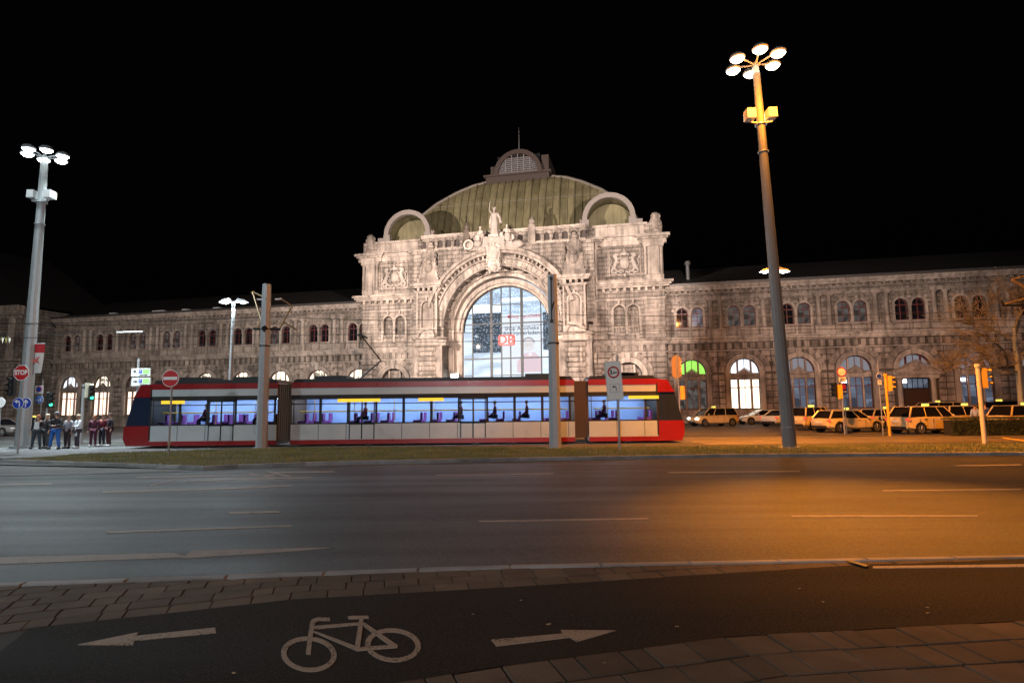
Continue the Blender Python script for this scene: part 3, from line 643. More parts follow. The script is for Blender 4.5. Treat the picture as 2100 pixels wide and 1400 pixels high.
mb.build('arch_moulding', M_TRIM, hall)
voussoirs(hall, CC, z, 6.76, 7.37, -3.42, -3.2, 37, mat=M_TRIM, key='gv', skip=(18,))
mb = MB()
for i in range(38):
    t = R(18+144*i/37); d = 7.80
    if 80 < 18+144*i/37 < 100: continue
    m = Matrix.Rotation(-t, 3, 'Y'); mb.cbox((CC+d*math.cos(t), -3.42, z+d*math.sin(t)), (.4, .4, .2), m)
o = mb.build('arch_dentils', M_TRIM, hall); o['kind'] = 'stuff'
# coffers and ribs on the soffit, inner splay and rib
mb = MB(); mb.ring(CC, 10.75, 5.2, 5.5, -.5, -.1, n=48); mb.ring(CC, 10.75, 5.5, 6.0, -.8, -.1, n=48); mb.ring(CC, 10.9, 6.0, 6.9, -1.5, -.1, n=48); mb.ring(CC, 11.0, 6.3, 6.7, -1.9, -1.5, n=48)
for s in (-1, 1): mb.box(CC+s*5.6-.42, CC+s*5.6+.42, -.7, -.1, 0, 10.75); mb.box(CC+s*6.4-.4, CC+s*6.4+.4, -1.4, -.1, 0, 10.9)
mb.build('inner_arch', M_TRIM, hall)
mb = MB()
for i in range(15):
    t = R(6+168*i/14); m = Matrix.Rotation(-t, 3, 'Y'); mb.cbox((CC+6.5*math.cos(t), -2.4, 11.05+6.5*math.sin(t)), (.2, 1.3, .3), m)
mb.build('soffit_rib', M_TRIM, hall)
for s in (-1, 1):
    MB().box(CC+s*6.5-.35, CC+s*6.5+.35, -3.75, -.5, 8.9, 9.2).box(CC+s*6.5-.45, CC+s*6.5+.45, -3.85, -.5, 9.2, 9.5).build('impost', M_TRIM, hall)
# keystone cartouche
mb = MB(); mb.xz([(CC-.55-.3, 16.9), (CC-.25-.0, 16.4), (CC-.35, 16.4), (CC-.1, 16.9), (CC+.15, 19.9), (CC-1.1, 19.9)], -4.5, -3.2)
mb = MB(); kc = CC-.45; mb.xz([(kc-.55, 16.8), (kc+.55, 16.8), (kc+.85, 19.9), (kc-.85, 19.9)], -4.3, -3.2)
rs = random.Random(2); mb.ball((kc, -4.4, 19.0), .6, .25, .8, 14, 8); mb.ball((kc, -4.35, 17.2), .5, .35, .45)
for i in range(40): mb.ball((kc+rs.uniform(-.75, .75), -4.35, rs.uniform(16.6, 20)), rs.uniform(.08, .2), .16, rs.uniform(.08, .22), 6, 4)
mb.build('keystone', M_STAT, hall, True)
# -- arcade parapet above the arch
mb = MB(); bw = 9.6; op = []
for s in (-1, 1):
    for i in range(8):
        c = CC+s*(2.2+i*1.02)
        if abs(c-3.0) < .5 or abs(c+4.2) < .0: continue
        op.append((c-.33, c+.33, 20.45, 21.0, True))
mb.wall(CC-bw, CC+bw, 20.0, 21.75, op, -2.5, .3); mb.build('arcade_parapet', M_ASH, hall, fix=False)
mould(hall, CC-bw, CC+bw, -2.5, [(20.0, 20.3, .25), (21.6, 21.72, .12), (21.72, 21.95, .28)], 'parapet_coping')
MB().box(CC-bw, CC+bw, -2.15, -2.05, 20.1, 21.7).build('parapet_backing', M_COPD, hall)
MB().box(2.6, 3.4, -2.8, -2.2, 20.0, 22.1).lathe((3.0, -2.5, 22.1), [(.38,0),(.42,.2),(.28,.4),(.34,.7),(.15,1.0),(.08,1.2)], 10).build('parapet_post', M_STONE, hall)
MB().box(-5.0, -4.3, -2.8, -2.2, 20.0, 22.0).lathe((-4.65, -2.5, 22.0), [(.38,0),(.42,.2),(.28,.4),(.34,.7),(.15,1.0),(.08,1.2)], 10).build('parapet_post', M_DK, hall)
# -- dome: cloister vault with seamed copper sheets
PR = [(0, 22.6), (.35, 24.0), (1.25, 25.8), (3.0, 27.8), (5.2, 29.7), (7.8, 31.3), (9.9, 32.3), (11.9, 32.9)]
DX, HW, YF, YB, KY = CC-.45, 16.4, 7.0, 28.0, .30
def prof(i):   # smooth inset -> z
    for (a, za), (b, zb) in zip(PR[:-1], PR[1:]):
        if a <= i <= b: return za+(zb-za)*(i-a)/(b-a)
    return PR[-1][1]
LEV = [0, .15, .35, .8, 1.25, 1.7, 2.3, 3.0, 4.0, 5.2, 6.5, 7.8, 8.8, 9.9, 10.9, 11.9]
rsd = random.Random(9)
def roof_strip(side, u0, u1):
    """one sheet strip from eave to where the hip cuts it"""
    mb = MB(); half = HW if side == 'f' else (YB-YF)/2
    def pt(u, i, up=0):
        z = prof(i)+up
        if side == 'f': return (DX+u, YF+i*KY-up, z)
        if side == 'l': return (DX-HW+i-up, (YF+YB)/2+u, z)
        return (DX+HW-i+up, (YF+YB)/2+u, z)
    kk = 1 if side == 'f' else KY
    def lim(u, i): return max(-(half-i*kk), min(half-i*kk, u))
    vs = []; fs = []; k = 0
    for i in LEV:
        if max(0, -(lim(u1, i)-lim(u0, i))) or abs(lim(u1, i)-lim(u0, i)) < 1e-4:
            if k: vs += [pt(lim(u0, i), i), pt(lim(u1, i), i)]; k += 1
            break
        vs += [pt(lim(u0, i), i), pt(lim(u1, i), i)]; k += 1
    for q in range(k-1): fs.append((2*q, 2*q+1, 2*q+3, 2*q+2))
    if k < 2: return
    mb.add(vs, fs)
    # standing seam on the u0 edge
    pts = [(i, lim(u0, i)) for i in LEV if abs(u0) <= half-i*kk+1e-4]
    for (i0, a), (i1, b) in zip(pts[:-1], pts[1:]):
        w_ = .05; t = .15
        A0, A1, B0, B1 = pt(a-w_, i0), pt(a+w_, i0), pt(b-w_, i1), pt(b+w_, i1)
        C0, C1, D0, D1 = pt(a-w_, i0, t), pt(a+w_, i0, t), pt(b-w_, i1, t), pt(b+w_, i1, t)
        mb.add([A0, A1, B1, B0, C0, C1, D1, D0], [(4,5,6,7), (0,4,7,3), (1,2,6,5)])
    mb.build('roof_sheet', M_COP, hall)
n = 34
for i in range(n): roof_strip('f', -HW+2*HW*i/n, -HW+2*HW*(i+1)/n)
for sd in 'lr':
    for i in range(12): roof_strip(sd, -10.5+21*i/12, -10.5+21*(i+1)/12)
mb = MB(); pt = lambda s, i: Vector((DX+s*(HW-i), YF+i*KY, prof(i)+.05))
for s in (-1, 1): MB().tube([pt(s, i) for i in LEV], .2, 6).build('hip_rib', plain('lead_ridge', (.17, .15, .13), .6, vary=.2), hall)
mb = MB(); mb.tube([(DX-HW+4.6, YF+4.6*KY-.03, prof(4.6)+.02), (DX+HW-4.6, YF+4.6*KY-.03, prof(4.6)+.02)], .05, 5); mb.box(DX-HW, DX+HW, YF-.25, YF+.2, 22.0, 22.7); mb.box(CC-9.7, CC+9.7, -2.2, 4.0, 21.3, 21.5); mb.box(CC-9.6, CC+9.6, 1.2, 1.5, 21.5, 23.0); mb.build('roof_ledge', plain('lead_ledge', (.16, .14, .12), .7, vary=.3), hall)
MB().box(DX-HW+11.8, DX+HW-11.8, YF+11.8*KY, YB-11.8*KY, 32.4, 33.0).build('roof_top', M_COPD, hall)
# lantern
lx, ly = -1.3, 10.4
MB().box(lx-4.4, lx+4.4, ly-.2, ly+9, 31.6, 32.7).box(lx-4.7, lx+4.7, ly-.5, ly+9.3, 32.7, 32.95).build('lantern_base', M_COPD, hall)
mb = MB(); mb.ring(lx, 33.1, 2.75, 3.35, ly, ly+1, n=28); mb.box(lx-3.35, lx-2.75, ly, ly+1, 32.4, 33.1); mb.box(lx+2.75, lx+3.35, ly, ly+1, 32.4, 33.1); mb.ring(lx, 33.1, 2.9, 3.2, ly+1, ly+8, n=28); mb.box(lx+3.2, lx+4.2, ly+.8, ly+7, 32.9, 35.6); mb.box(lx-4.0, lx-3.2, ly+.8, ly+7, 32.9, 34.6); mb.build('lantern', M_COPD, hall)
mb = MB()
for i in range(9):
    z = 33.0+i*.28; hwz = math.sqrt(max(.1, 2.75**2-(z-33.1)**2)); mb.box(lx-hwz, lx+hwz, ly+.3, ly+.5, z, z+.13)
for x in (-1.7, -.85, 0, .85, 1.7): mb.box(lx+x-.07, lx+x+.07, ly+.2, ly+.4, 32.95, 33.1+math.sqrt(2.75**2-x*x))
mb.build('louvre', plain('pale_louvre', (.17, .16, .165), .5), hall)
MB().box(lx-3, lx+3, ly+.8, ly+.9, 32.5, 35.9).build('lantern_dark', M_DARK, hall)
MB().cone((lx+.05, ly+1, 36.3), (lx+.05, ly+1, 40.0), .07, .03, 6).build('lightning_rod', M_GALV, hall)
for o_ in hall.children:
    if o_.name.split('.')[0] in ('lantern_base', 'lantern', 'louvre', 'lantern_dark', 'lightning_rod'): o_.location.z = .75
# ring dormers above the towers
for s, c in ((-1, -12.6), (1, 11.5)):
    mb = MB(); mb.ring(c, 22.85, 2.4, 2.95, -1.2, -.6, n=26); mb.box(c-3.0, c-2.2, -1.2, -.4, 22.0, 22.85); mb.box(c+2.2, c+3.0, -1.2, -.4, 22.0, 22.85)
    mb.box(c-3.7, c-2.9, -1.25, -.2, 22.0, 22.5); mb.box(c+2.9, c+3.7, -1.25, -.2, 22.0, 22.5); mb.build('dormer_arch', plain('lead_grey', (.19, .165, .15), .7, vary=.35), hall)
    MB().ring(c, 22.85, 2.75, 2.88, -.6, 5.2, n=20).build('dormer_roof', M_COP, hall)
    MB().ring(c, 22.6, 0, 2.75, 1.6, 1.7, n=20).box(c-2.7, c+2.7, 1.5, 1.6, 22.0, 22.8).build('dormer_back', M_COP, hall)
# -- glazing
def hall_emit(name, base, s, dots):
    m, nt, b = nodes(name); N = nt.nodes; L = nt.links
    tc = N.new('ShaderNodeTexCoord'); n1 = N.new('ShaderNodeTexNoise'); n1.inputs['Scale'].default_value = .5; n1.inputs['Detail'].default_value = 3
    mp = N.new('ShaderNodeMapping'); mp.inputs['Scale'].default_value = (.5, 1, 2.2); L.new(tc.outputs['Object'], mp.inputs[0]); L.new(mp.outputs[0], n1.inputs['Vector'])
    r = N.new('ShaderNodeMapRange'); r.inputs[1].default_value = .35; r.inputs[2].default_value = .65; r.inputs[3].default_value = s*.7; r.inputs[4].default_value = s*1.15; L.new(n1.outputs[0], r.inputs[0])
    out = r.outputs[0]
    if dots:
        v = N.new('ShaderNodeTexVoronoi'); v.inputs['Scale'].default_value = 5.0; L.new(tc.outputs['Object'], v.inputs['Vector'])
        lt = N.new('ShaderNodeMapRange'); lt.inputs[1].default_value = .20; lt.inputs[2].default_value = .40; lt.inputs[3].default_value = dots; lt.inputs[4].default_value = 0; L.new(v.outputs['Distance'], lt.inputs[0])
        ad = N.new('ShaderNodeMath'); ad.operation = 'ADD'; L.new(out, ad.inputs[0]); L.new(lt.outputs[0], ad.inputs[1]); out = ad.outputs[0]
    L.new(out, b.inputs['Emission Strength']); b.inputs['Emission Color'].default_value = (*base, 1); b.inputs['Base Color'].default_value = (.02, .02, .02, 1)
    return m
def P2(px, py, off=0): return fc(px, py, off)
def panel(name, px0, py0, px1, py1, off, mat, parent=None):
    (xa, za), (xb, zb) = P2(px0, py0, off), P2(px1, py1, off)
    return MB().box(xa, xb, -off, -off+.08, min(za, zb), max(za, zb)).build(name, mat, parent or hall)
E_W = hall_emit('hall_light_white', (.78, .88, 1), 1.25, 0); E_B = hall_emit('hall_light_blue', (.66, .80, .98), .95, .9); E_D = hall_emit('light_curtain', (.50, .62, .78), .17, .95)
MB().box(CC-9, CC+9, 5.0, 5.1, 0, 18).build('hall_back_wall', E_W, hall)  # the hall's lighting is put into this wall as glow
panel('light_curtain_upper', 930, 560, 1160, 646, -4.2, E_B)
panel('light_curtain', 970, 642, 1029, 722, -4.0, E_D); panel('light_curtain', 1113, 640, 1160, 716, -4.0, E_D)
panel('hall_beam', 930, 628, 1029, 640, -3.9, glow('hall_beam_light', (.9, .97, 1), 1.8)); panel('hall_beam', 1029, 612, 1110, 615, -3.9, glow('hall_beam_light', (.9, .97, 1), 1.8))
gx = lambda px: P2(px, 700)[0]; gz = lambda py: P2(1040, py)[1]
mb = MB(); mb.ring(CC, 10.75, 5.1, 5.22, -.05, .1, n=48)
topz = lambda x: 10.75+math.sqrt(max(0, 5.15**2-(x-CC)**2))
for px, w_ in ((969.4, .065), (1008, .15), (1028.5, .06), (1047, .06), (1070.5, .15), (1110, .06)):
    x = gx(px); mb.box(x-w_, x+w_, -.06, .1, 0, topz(x))
for z, w_, a, b in ((11.62, .07, -5.1, 5.1), (7.55, .07, -5.1, 5.1), (gz(697), .04, -5.1, gx(969.4)-CC), (gz(697), .04, gx(1110)-CC, 5.1), (gz(624), .05, gx(1008)-CC, gx(1070)-CC), (gz(769), .05, -5.1, gx(969.4)-CC), (gz(769), .05, gx(1008)-CC, gx(1070)-CC), (gz(769), .05, gx(1110)-CC, 5.1)):
    mb.box(CC+a, CC+b, -.03, .08, z-w_, z+w_)
glz = mb.build('glazing_frame', M_DARK, hall)
m, nt, b = nodes('clear_glazing'); b.inputs['Base Color'].default_value = (.9, .95, 1, 1); b.inputs['Roughness'].default_value = .03; b.inputs['Transmission Weight'].default_value = 1; b.inputs['IOR'].default_value = 1.05
M_CLEAR = m
xsg = [CC-5.1, gx(969.4), gx(1008), gx(1028.5), gx(1047), gx(1070.5), gx(1110), CC+5.1]; zsg = [0, gz(769), 7.55, gz(697), 11.62, 13.9, 16]
for a, b2 in zip(xsg[:-1], xsg[1:]):
    for z0, z1 in zip(zsg[:-1], zsg[1:]):
        if z0 >= max(topz(a), topz(b2)): continue
        pts = [(a+.03, z0+.03), (b2-.03, z0+.03), (b2-.03, min(z1-.03, topz(b2-.03))), (a+.03, min(z1-.03, topz(a+.03)))]
        if pts[2][1] <= z0+.05 or pts[3][1] <= z0+.05: pts[2] = (pts[2][0], max(pts[2][1], z0+.06)); pts[3] = (pts[3][0], max(pts[3][1], z0+.06))
        MB().xz(pts, .01, .03).build('pane', M_CLEAR, glz)
# poster (hall light put into its glow) with lettering, plain figure
pxa, pza = P2(1029, 768, -3.4); pxb, pzb = P2(1111, 641, -3.4)
po = empty('advertising_banner', (0, 0, 0), -TH, 'tall white advertising banner with added glow, hanging inside the glass arch', 'banner'); po.location = STATION_LOC
MB().box(pxa, pxb, 3.4, 3.5, pza, pzb).build('sheet', glow('banner_white', (.93, .95, 1), 1.05), po)
g_txt = glow('banner_grey_print', (.35, .42, .5), .45); g_red = glow('banner_red_print', (1, .18, .22), .75); g_pk = glow('banner_pink_print', (1, .74, .78), .92); g_sk = glow('banner_skin_print', (1, .92, .9), .95); g_hair = glow('banner_hair_print', (.78, .75, .77), .7)
cxp = (pxa+pxb)/2
def bl(px, py): x, z = P2(px, py, -3.4); return x, z
x, z = bl(1076, 648); lettering('Shop Apotheke', .62, g_red, po, (x, 3.38, z), bold=.006); MB().disc(bl(1044, 649)[0], z, .2, 3.36, 3.39, 10).build('logo', g_red, po)
x, z = bl(1070, 673); lettering('Shop Apotheke', .68, g_txt, po, (x, 3.38, z), bold=.008)
x, z = bl(1070, 683); lettering('App runterladen.', .68, g_txt, po, (x, 3.38, z), bold=.008)
x, z = bl(1084, 707); MB().disc(x, z, .78, 3.34, 3.36, 24).build('portrait_head', g_sk, po); MB().ring(x, z+.12, .60, .84, 3.31, 3.335, 10, 170).build('portrait_hair', g_hair, po)
MB().ring(x-.28, z, .16, .2, 3.31, 3.33, 0, 360, 14).ring(x+.28, z, .16, .2, 3.31, 3.33, 0, 360, 14).box(x-.15, x+.15, 3.31, 3.33, z+.0, z+.05).build('glasses', g_hair, po)
x1, z1 = bl(1086, 744); MB().xz([(x1-1.5, z1-1.1), (x1+1.5, z1-1.1), (x1+1.45, z1+.5), (x1+.6, z1+1.3), (x1-.5, z1+1.2), (x1-1.5, z1+.2)], 3.33, 3.35).build('portrait_jumper', g_pk, po)
# DB sign
sx0, sz0 = P2(1021.5, 709, .3); sx1, sz1 = P2(1055.5, 685.5, .3)
sgn = empty('station_logo_sign', STATION_LOC, -TH, 'white rounded sign with red border and letters DB on the glass arch', 'sign')
def rrect(x0, x1, z0, z1, r, n=5):
    P = []
    for cx, cz, a in ((x1-r, z1-r, 0), (x0+r, z1-r, 90), (x0+r, z0+r, 180), (x1-r, z0+r, 270)):
        P += [(cx+r*math.cos(R(a+90*i/n)), cz+r*math.sin(R(a+90*i/n))) for i in range(n+1)]
    return P
MB().xz(rrect(sx0, sx1, sz0, sz1, .25), -.3, -.1).build('frame', glow('logo_red', (1, .03, .02), .85), sgn)
MB().xz(rrect(sx0+.14, sx1-.14, sz0+.14, sz1-.14, .16), -.33, -.29).build('board', glow('logo_white', (1, .96, .93), 1.0), sgn)
lettering('DB', 1.45, MATS['logo_red'], sgn, ((sx0+sx1)/2, -.345, (sz0+sz1)/2), bold=.03, sx=1.0)

fl = STATION_LOC + FU*fc(933, 772, 1.5)[0] + FN*1.5; zf = fc(933, 772, 1.5)[1]
t = empty('floodlight', (fl.x, fl.y, 0), -TH, 'small very bright white floodlight at the left foot of the glass arch', 'floodlight'); MB().cone((0,0,0), (0,0,zf-.3), .06, .05, 8).build('pole', M_DARK, t); q = MB().box(-.5, .5, -.15, .2, zf-.35, zf+.35).build('housing', M_DARK, t); MB().box(-.44, .44, -.18, -.15, zf-.3, zf+.3).build('lens', glow('floodlight_lens', (.8, .95, 1), 20), q)
# ================================================================== GROUND
M_ROAD = asphalt('road_asphalt', (.025, .025, .027), .50, grain=110, spec=.26)
M_PATH = asphalt('cycle_path_asphalt', (.0145, .0125, .0115), .8, spec=.12, grain=170, var=.15, bump=.6)
M_YARD = asphalt('forecourt_asphalt', (.085, .08, .078), .60)
M_SLAB = stone('concrete_slab', (.115, .086, .062), dark=.55, soot=.25, bump=.45, bscale=90, rough=.8)
M_KERB = stone('granite_kerb', (.26, .26, .26), dark=.35, soot=.2, bump=.4, bscale=60, rough=.7)
M_JOINT = plain('joint_sand', (.022, .018, .015), .95, vary=.2)
M_SOIL = plain('turf_soil', (.035, .030, .015), .95, vary=.4, bump=.8, bscale=18)
def sheet(name, pts, z, mat, label=None, parent=None, kind='structure'):
    o = MB().poly(pts, z).build(name, mat, parent)
    if o.data.polygons[0].normal.z < 0: o.data.flip_normals()
    if kind: o['kind'] = kind
    return o
sheet('ground', [(-400, -60), (400, -60), (400, 500), (-400, 500)], -.02, M_YARD)
# main road: from the paved strip to the central strip
sheet('road', [(-60, 3.6), (-5.3, 6.51), (-.03, 7.01), (5.83, 7.21), (60, 8), (60, 21.4), (17.3, 21.0), (7.6, 21.45), (-.2, 20.9), (-8.7, 19.3), (-14.8, 17.8), (-60, 8)], -.012, M_ROAD)
sheet('side_road', [(-60, 8), (-14.8, 17.8), (-8.9, 19.2), (-9.4, 18.93), (-13.9, 20.74), (-18.8, 22.65), (-60, 34)], -.010, asphalt('side_road_asphalt', (.10, .10, .10), .6))
# foreground: cycle path
Kp = [(-14, 5.2), (-5.3, 6.51), (-.03, 7.01), (5.83, 7.21), (14, 7.3)]
Ip = [(-7.5, 3.3), (-3.95, 5.18), (-2.06, 5.87), (-.03, 6.19), (2.27, 6.61), (3.83, 6.90), (8, 7.26)]
Bp = [(-6, 2.2), (-.65, 4.15), (-.02, 4.37), (1.64, 4.84), (4.08, 5.11), (10, 5.6)]
Z1 = .02
mb = MB(); mb.slab([(-14, -4), (14, -4), (14, 7.28), (5.83, 7.19), (-.03, 6.99), (-5.3, 6.49), (-14, 5.2)], -.2, Z1-.012); o = mb.build('pavement_bed', M_JOINT); o['kind'] = 'structure'
path = sheet('cycle_path', [(-3.79, 4.71)]+Ip[1:]+[(14, 7.27), (14, 5.9), (10, 5.6), (4.08, 5.11), (1.64, 4.84), (-.02, 4.37), (-.65, 4.15), (-3.3, 3.1)], Z1, M_PATH)
sheet('cycle_path_verge', [(-3.79, 4.71), (-3.3, 3.1), (-3.9, 2.4), (-9, 2.4), (-5.2, 3.6)], Z1-.004, M_PATH)
def clip(poly, a, b):
    """keep the part left of the line a->b"""
    out = []; n = len(poly); f = lambda p: (b[0]-a[0])*(p[1]-a[1])-(b[1]-a[1])*(p[0]-a[0])
    for i in range(n):
        p, q = poly[i], poly[(i+1) % n]; fp, fq = f(p), f(q)
        if fp >= 0: out.append(p)
        if (fp > 0 > fq) or (fp < 0 < fq): t = fp/(fp-fq); out.append((p[0]+(q[0]-p[0])*t, p[1]+(q[1]-p[1])*t))
    return out
def curve(pts):
    S = [0]
    for a, b in zip(pts[:-1], pts[1:]): S.append(S[-1]+math.dist(a, b))
    def f(s, v):
        for k in range(len(pts)-1):
            if s <= S[k+1] or k == len(pts)-2: break
        a, b = pts[k], pts[k+1]; L_ = S[k+1]-S[k]; t = (s-S[k])/L_
        p = (a[0]+(b[0]-a[0])*t, a[1]+(b[1]-a[1])*t)
        def nrm(k): a, b = pts[max(0, min(k, len(pts)-2))], pts[max(1, min(k+1, len(pts)-1))]; d = math.dist(a, b); return (-(b[1]-a[1])/d, (b[0]-a[0])/d)
        n0, n1, n2 = nrm(k-1), nrm(k), nrm(k+1)
        na = ((n0[0]+n1[0])/2, (n0[1]+n1[1])/2); nb = ((n1[0]+n2[0])/2, (n1[1]+n2[1])/2)
        nx, ny = na[0]+(nb[0]-na[0])*t, na[1]+(nb[1]-na[1])*t
        return (p[0]+nx*v, p[1]+ny*v)
    return f, S[-1]
pave = MB().box(-.01, .01, -.01, .01, -.4, -.39).build('pavement', M_JOINT); pave['kind'] = 'structure'
rs = random.Random(11)
def slabs(base, rows, lw, halfplanes, s0, s1, zt, g=.010, name='paving_slab'):
    f, L_ = curve(base); cnt = 0
    for (v0, v1, w_, ph) in rows:
        s = s0-ph
        while s < min(L_, s1):
            w1 = w_*(1 if rs.random() > .18 else .55)
            q = [f(s+g, v0+g*.5), f(s+w1, v0+g*.5), f(s+w1, v1-g), f(s+g, v1-g)]; s += w1
            q = [(x+rs.uniform(-.003, .003), y+rs.uniform(-.003, .003)) for x, y in q]
            for a, b in halfplanes:
                q = clip(q, a, b)
                if len(q) < 3: break
            if len(q) < 3: continue
            ar = abs(sum(q[i][0]*q[(i+1) % len(q)][1]-q[(i+1) % len(q)][0]*q[i][1] for i in range(len(q))))/2
            if ar < .002: continue
            c = (sum(p[0] for p in q)/len(q), sum(p[1] for p in q)/len(q)); n = len(q)
            zz = zt+rs.uniform(-.004, .004); tx, ty = rs.uniform(-.006, .006), rs.uniform(-.006, .006)
            zf = lambda p: zz+(p[0]-c[0])*tx+(p[1]-c[1])*ty
            inn = [(c[0]+(p[0]-c[0])*.965, c[1]+(p[1]-c[1])*.965) for p in q]
            mb = MB(); mb.add([(p[0], p[1], zt-.04) for p in q]+[(p[0], p[1], zf(p)-.006) for p in q]+[(p[0], p[1], zf(p)) for p in inn],
                [tuple(range(2*n, 3*n))]+[(i, (i+1) % n, n+(i+1) % n, n+i) for i in range(n)]+[(n+i, n+(i+1) % n, 2*n+(i+1) % n, 2*n+i) for i in range(n)])
            mb.build(name, M_SLAB, pave, fix=False); cnt += 1
    return cnt
# strip between road and cycle path
hp = []
for a, b in zip(Kp[:-1], Kp[1:]): hp.append(((b[0], b[1]-.13), (a[0], a[1]-.13)))
Is = [(-6.4, 3.95), (-3.95, 5.18), (-2.06, 5.87), (-.03, 6.19), (2.27, 6.61), (3.83, 6.84), (5.2, 7.0)]
rows = [(i*.245, (i+1)*.245, .335, (i*.137) % .3) for i in range(9)]
c1 = slabs(Is, rows, .34, hp, .3, 99, Z1)
c2 = slabs([(-6.4, 3.95), (-3.95, 5.18)], [(-.245*(i+1), -.245*i, .34, (i*.15) % .3) for i in range(4)], .34, [((-3.95, 5.18), (-3.79-.25, 3.9))], .9, 99, Z1) if False else 0
# near pavement, bottom right
rows = [(-.35*(i+1), -.35*i, .34 if i == 0 else .42, (i*.19) % .4) for i in range(5)]
c3 = slabs(Bp, rows, .4, [], 4.2, 14, Z1+.004, g=.012)
print('slabs', c1, c2, c3)
# kerb towards the road
kerb = MB().box(-.01, .01, -.01, .01, -.44, -.43).build('kerb', M_JOINT); kerb['kind'] = 'structure'
def kerb_line(pts, w_, z0, z1, L1, parent, mat=M_KERB):
    f, L_ = curve(pts); s = 0
    while s < L_-.05:
        e = min(s+L1, L_); g = .003
        q = [f(s+g, 0), f(e-g, 0), f(e-g, w_), f(s+g, w_)]; n = 4
        c = (sum(p[0] for p in q)/4, sum(p[1] for p in q)/4); b = .03
        mb = MB(); mb.add([(p[0], p[1], z0) for p in q]+[(p[0], p[1], z1-.02) for p in q]+[(p[0]+(c[0]-p[0])*b/L1, p[1]+(c[1]-p[1])*.15, z1) for p in q],
                [(8,9,10,11)]+[(i, (i+1) % n, n+(i+1) % n, n+i) for i in range(n)]+[(n+i, n+(i+1) % n, 2*n+(i+1) % n, 2*n+i) for i in range(n)])
        mb.build('kerb_stone', mat, parent); s = e
kerb_line([(-9, 6.03), (-5.3, 6.39), (-.03, 6.89), (5.83, 7.09), (13, 7.17)], .12, -.1, Z1+.012, 1.0, kerb)
# metal edge and line at the right
(ax, ay), (bx, by) = gp(1735, 1153, Z1), gp(1775, 1165, Z1)
tag(MB().slab([(ax, ay), gp(1745, 1152, Z1), gp(1783, 1163, Z1), (bx, by)], Z1+.013, Z1+.022).build('edge_plate', M_DARK), 'small dark edge plate where the paved strip tapers out at the right', 'plate')
# ---- painted markings
def zmark(px, z): return [gp(x, y, z) for x, y in px]
def marking(name, polys, z, label, cat, group=None, mat=M_ROADP):
    mb = MB()
    for i_, p in enumerate(polys): mb.slab(p, z-.012, z+.004+.0005*max(0, i_-71)*(len(polys) > 20))
    return tag(mb.build(name, mat), label, cat, group)
marking('lane_arrow_marking', [zmark([(0, 1141), (352, 1132), (378, 1137.5), (380, 1141), (0, 1155)], 0), zmark([(375, 1142), (392, 1128), (470, 1125), (684, 1121), (620, 1127), (380, 1143)], 0)], -.008, 'long faded white line ending in a merging arrow on the road', 'road marking')
LM = [('lane_line_marking', [(218, 1088), (597, 1075.5), (600, 1078.5), (220, 1092)], 'white lane dash left of centre, nearest dashed row on the road'),
      ('lane_line_marking', [(980, 1066), (1328, 1060.5), (1332, 1063.5), (985, 1069.5)], 'white lane dash below the centre of the picture on the road'),
      ('lane_line_marking', [(1622, 1055), (2003, 1055), (2006, 1058), (1625, 1059)], 'white lane dash at the right in the nearest dashed row'),
      ('lane_line_marking', [(470, 1048.5), (572, 1046), (576, 1050), (470, 1052.5)], 'short white lane dash in the middle lane, left of centre'),
      ('lane_line_marking', [(280, 977), (560, 972), (565, 974), (280, 979.5)], 'thin white line near the tip of the grass strip'),
      ('lane_line_marking', [(380, 983.5), (640, 977.5), (642, 979.5), (380, 986)], 'thin white line just below the grass strip tip'),
      ('lane_line_marking', [(210, 1006.5), (480, 999), (600, 993), (600, 996), (480, 1002), (210, 1009.5)], 'long faint white line across the far left lanes'),
      ('lane_line_marking', [(895, 973), (1135, 969), (1135, 971), (895, 975)], 'thin white lane dash below the grass strip at centre'),
      ('lane_line_marking', [(1370, 967), (1640, 964), (1640, 966), (1370, 969)], 'thin white lane dash in the far lanes right of centre'),
      ('lane_line_marking', [(1960, 953), (2095, 951), (2095, 953), (1960, 955)], 'thin white lane dash at the far right edge of the road'),
      ('lane_line_marking', [(0, 992), (107, 990), (107, 992.5), (0, 994.5)], 'thin white lane dash at the left edge of the road'),
      ('lane_line_marking', [(1810, 1004), (2095, 1001), (2095, 1003), (1810, 1006.5)], 'thin white lane dash in the middle lanes at the right')]
for n_, p, l in LM: marking(n_, [zmark(p, 0)], -.008, l, 'lane marking', 'dashes painted on the road')
marking('hatched_marking', [zmark(p, 0) for p in ([(505, 970), (515, 970), (570, 978), (558, 978)], [(545, 966), (553, 965.5), (602, 977), (592, 977.5)], [(560, 967), (680, 965), (690, 967), (565, 969)], [(300, 996), (372, 980), (378, 980), (308, 996)])], -.008, 'white hatched stripes at the tip of the grass strip', 'road marking')
marking('edge_line_marking', [zmark([(1790, 1161), (2100, 1157), (2100, 1162.5), (1790, 1165.5)], Z1)], Z1+.002, 'white edge line beside the cycle path at the right', 'road marking')
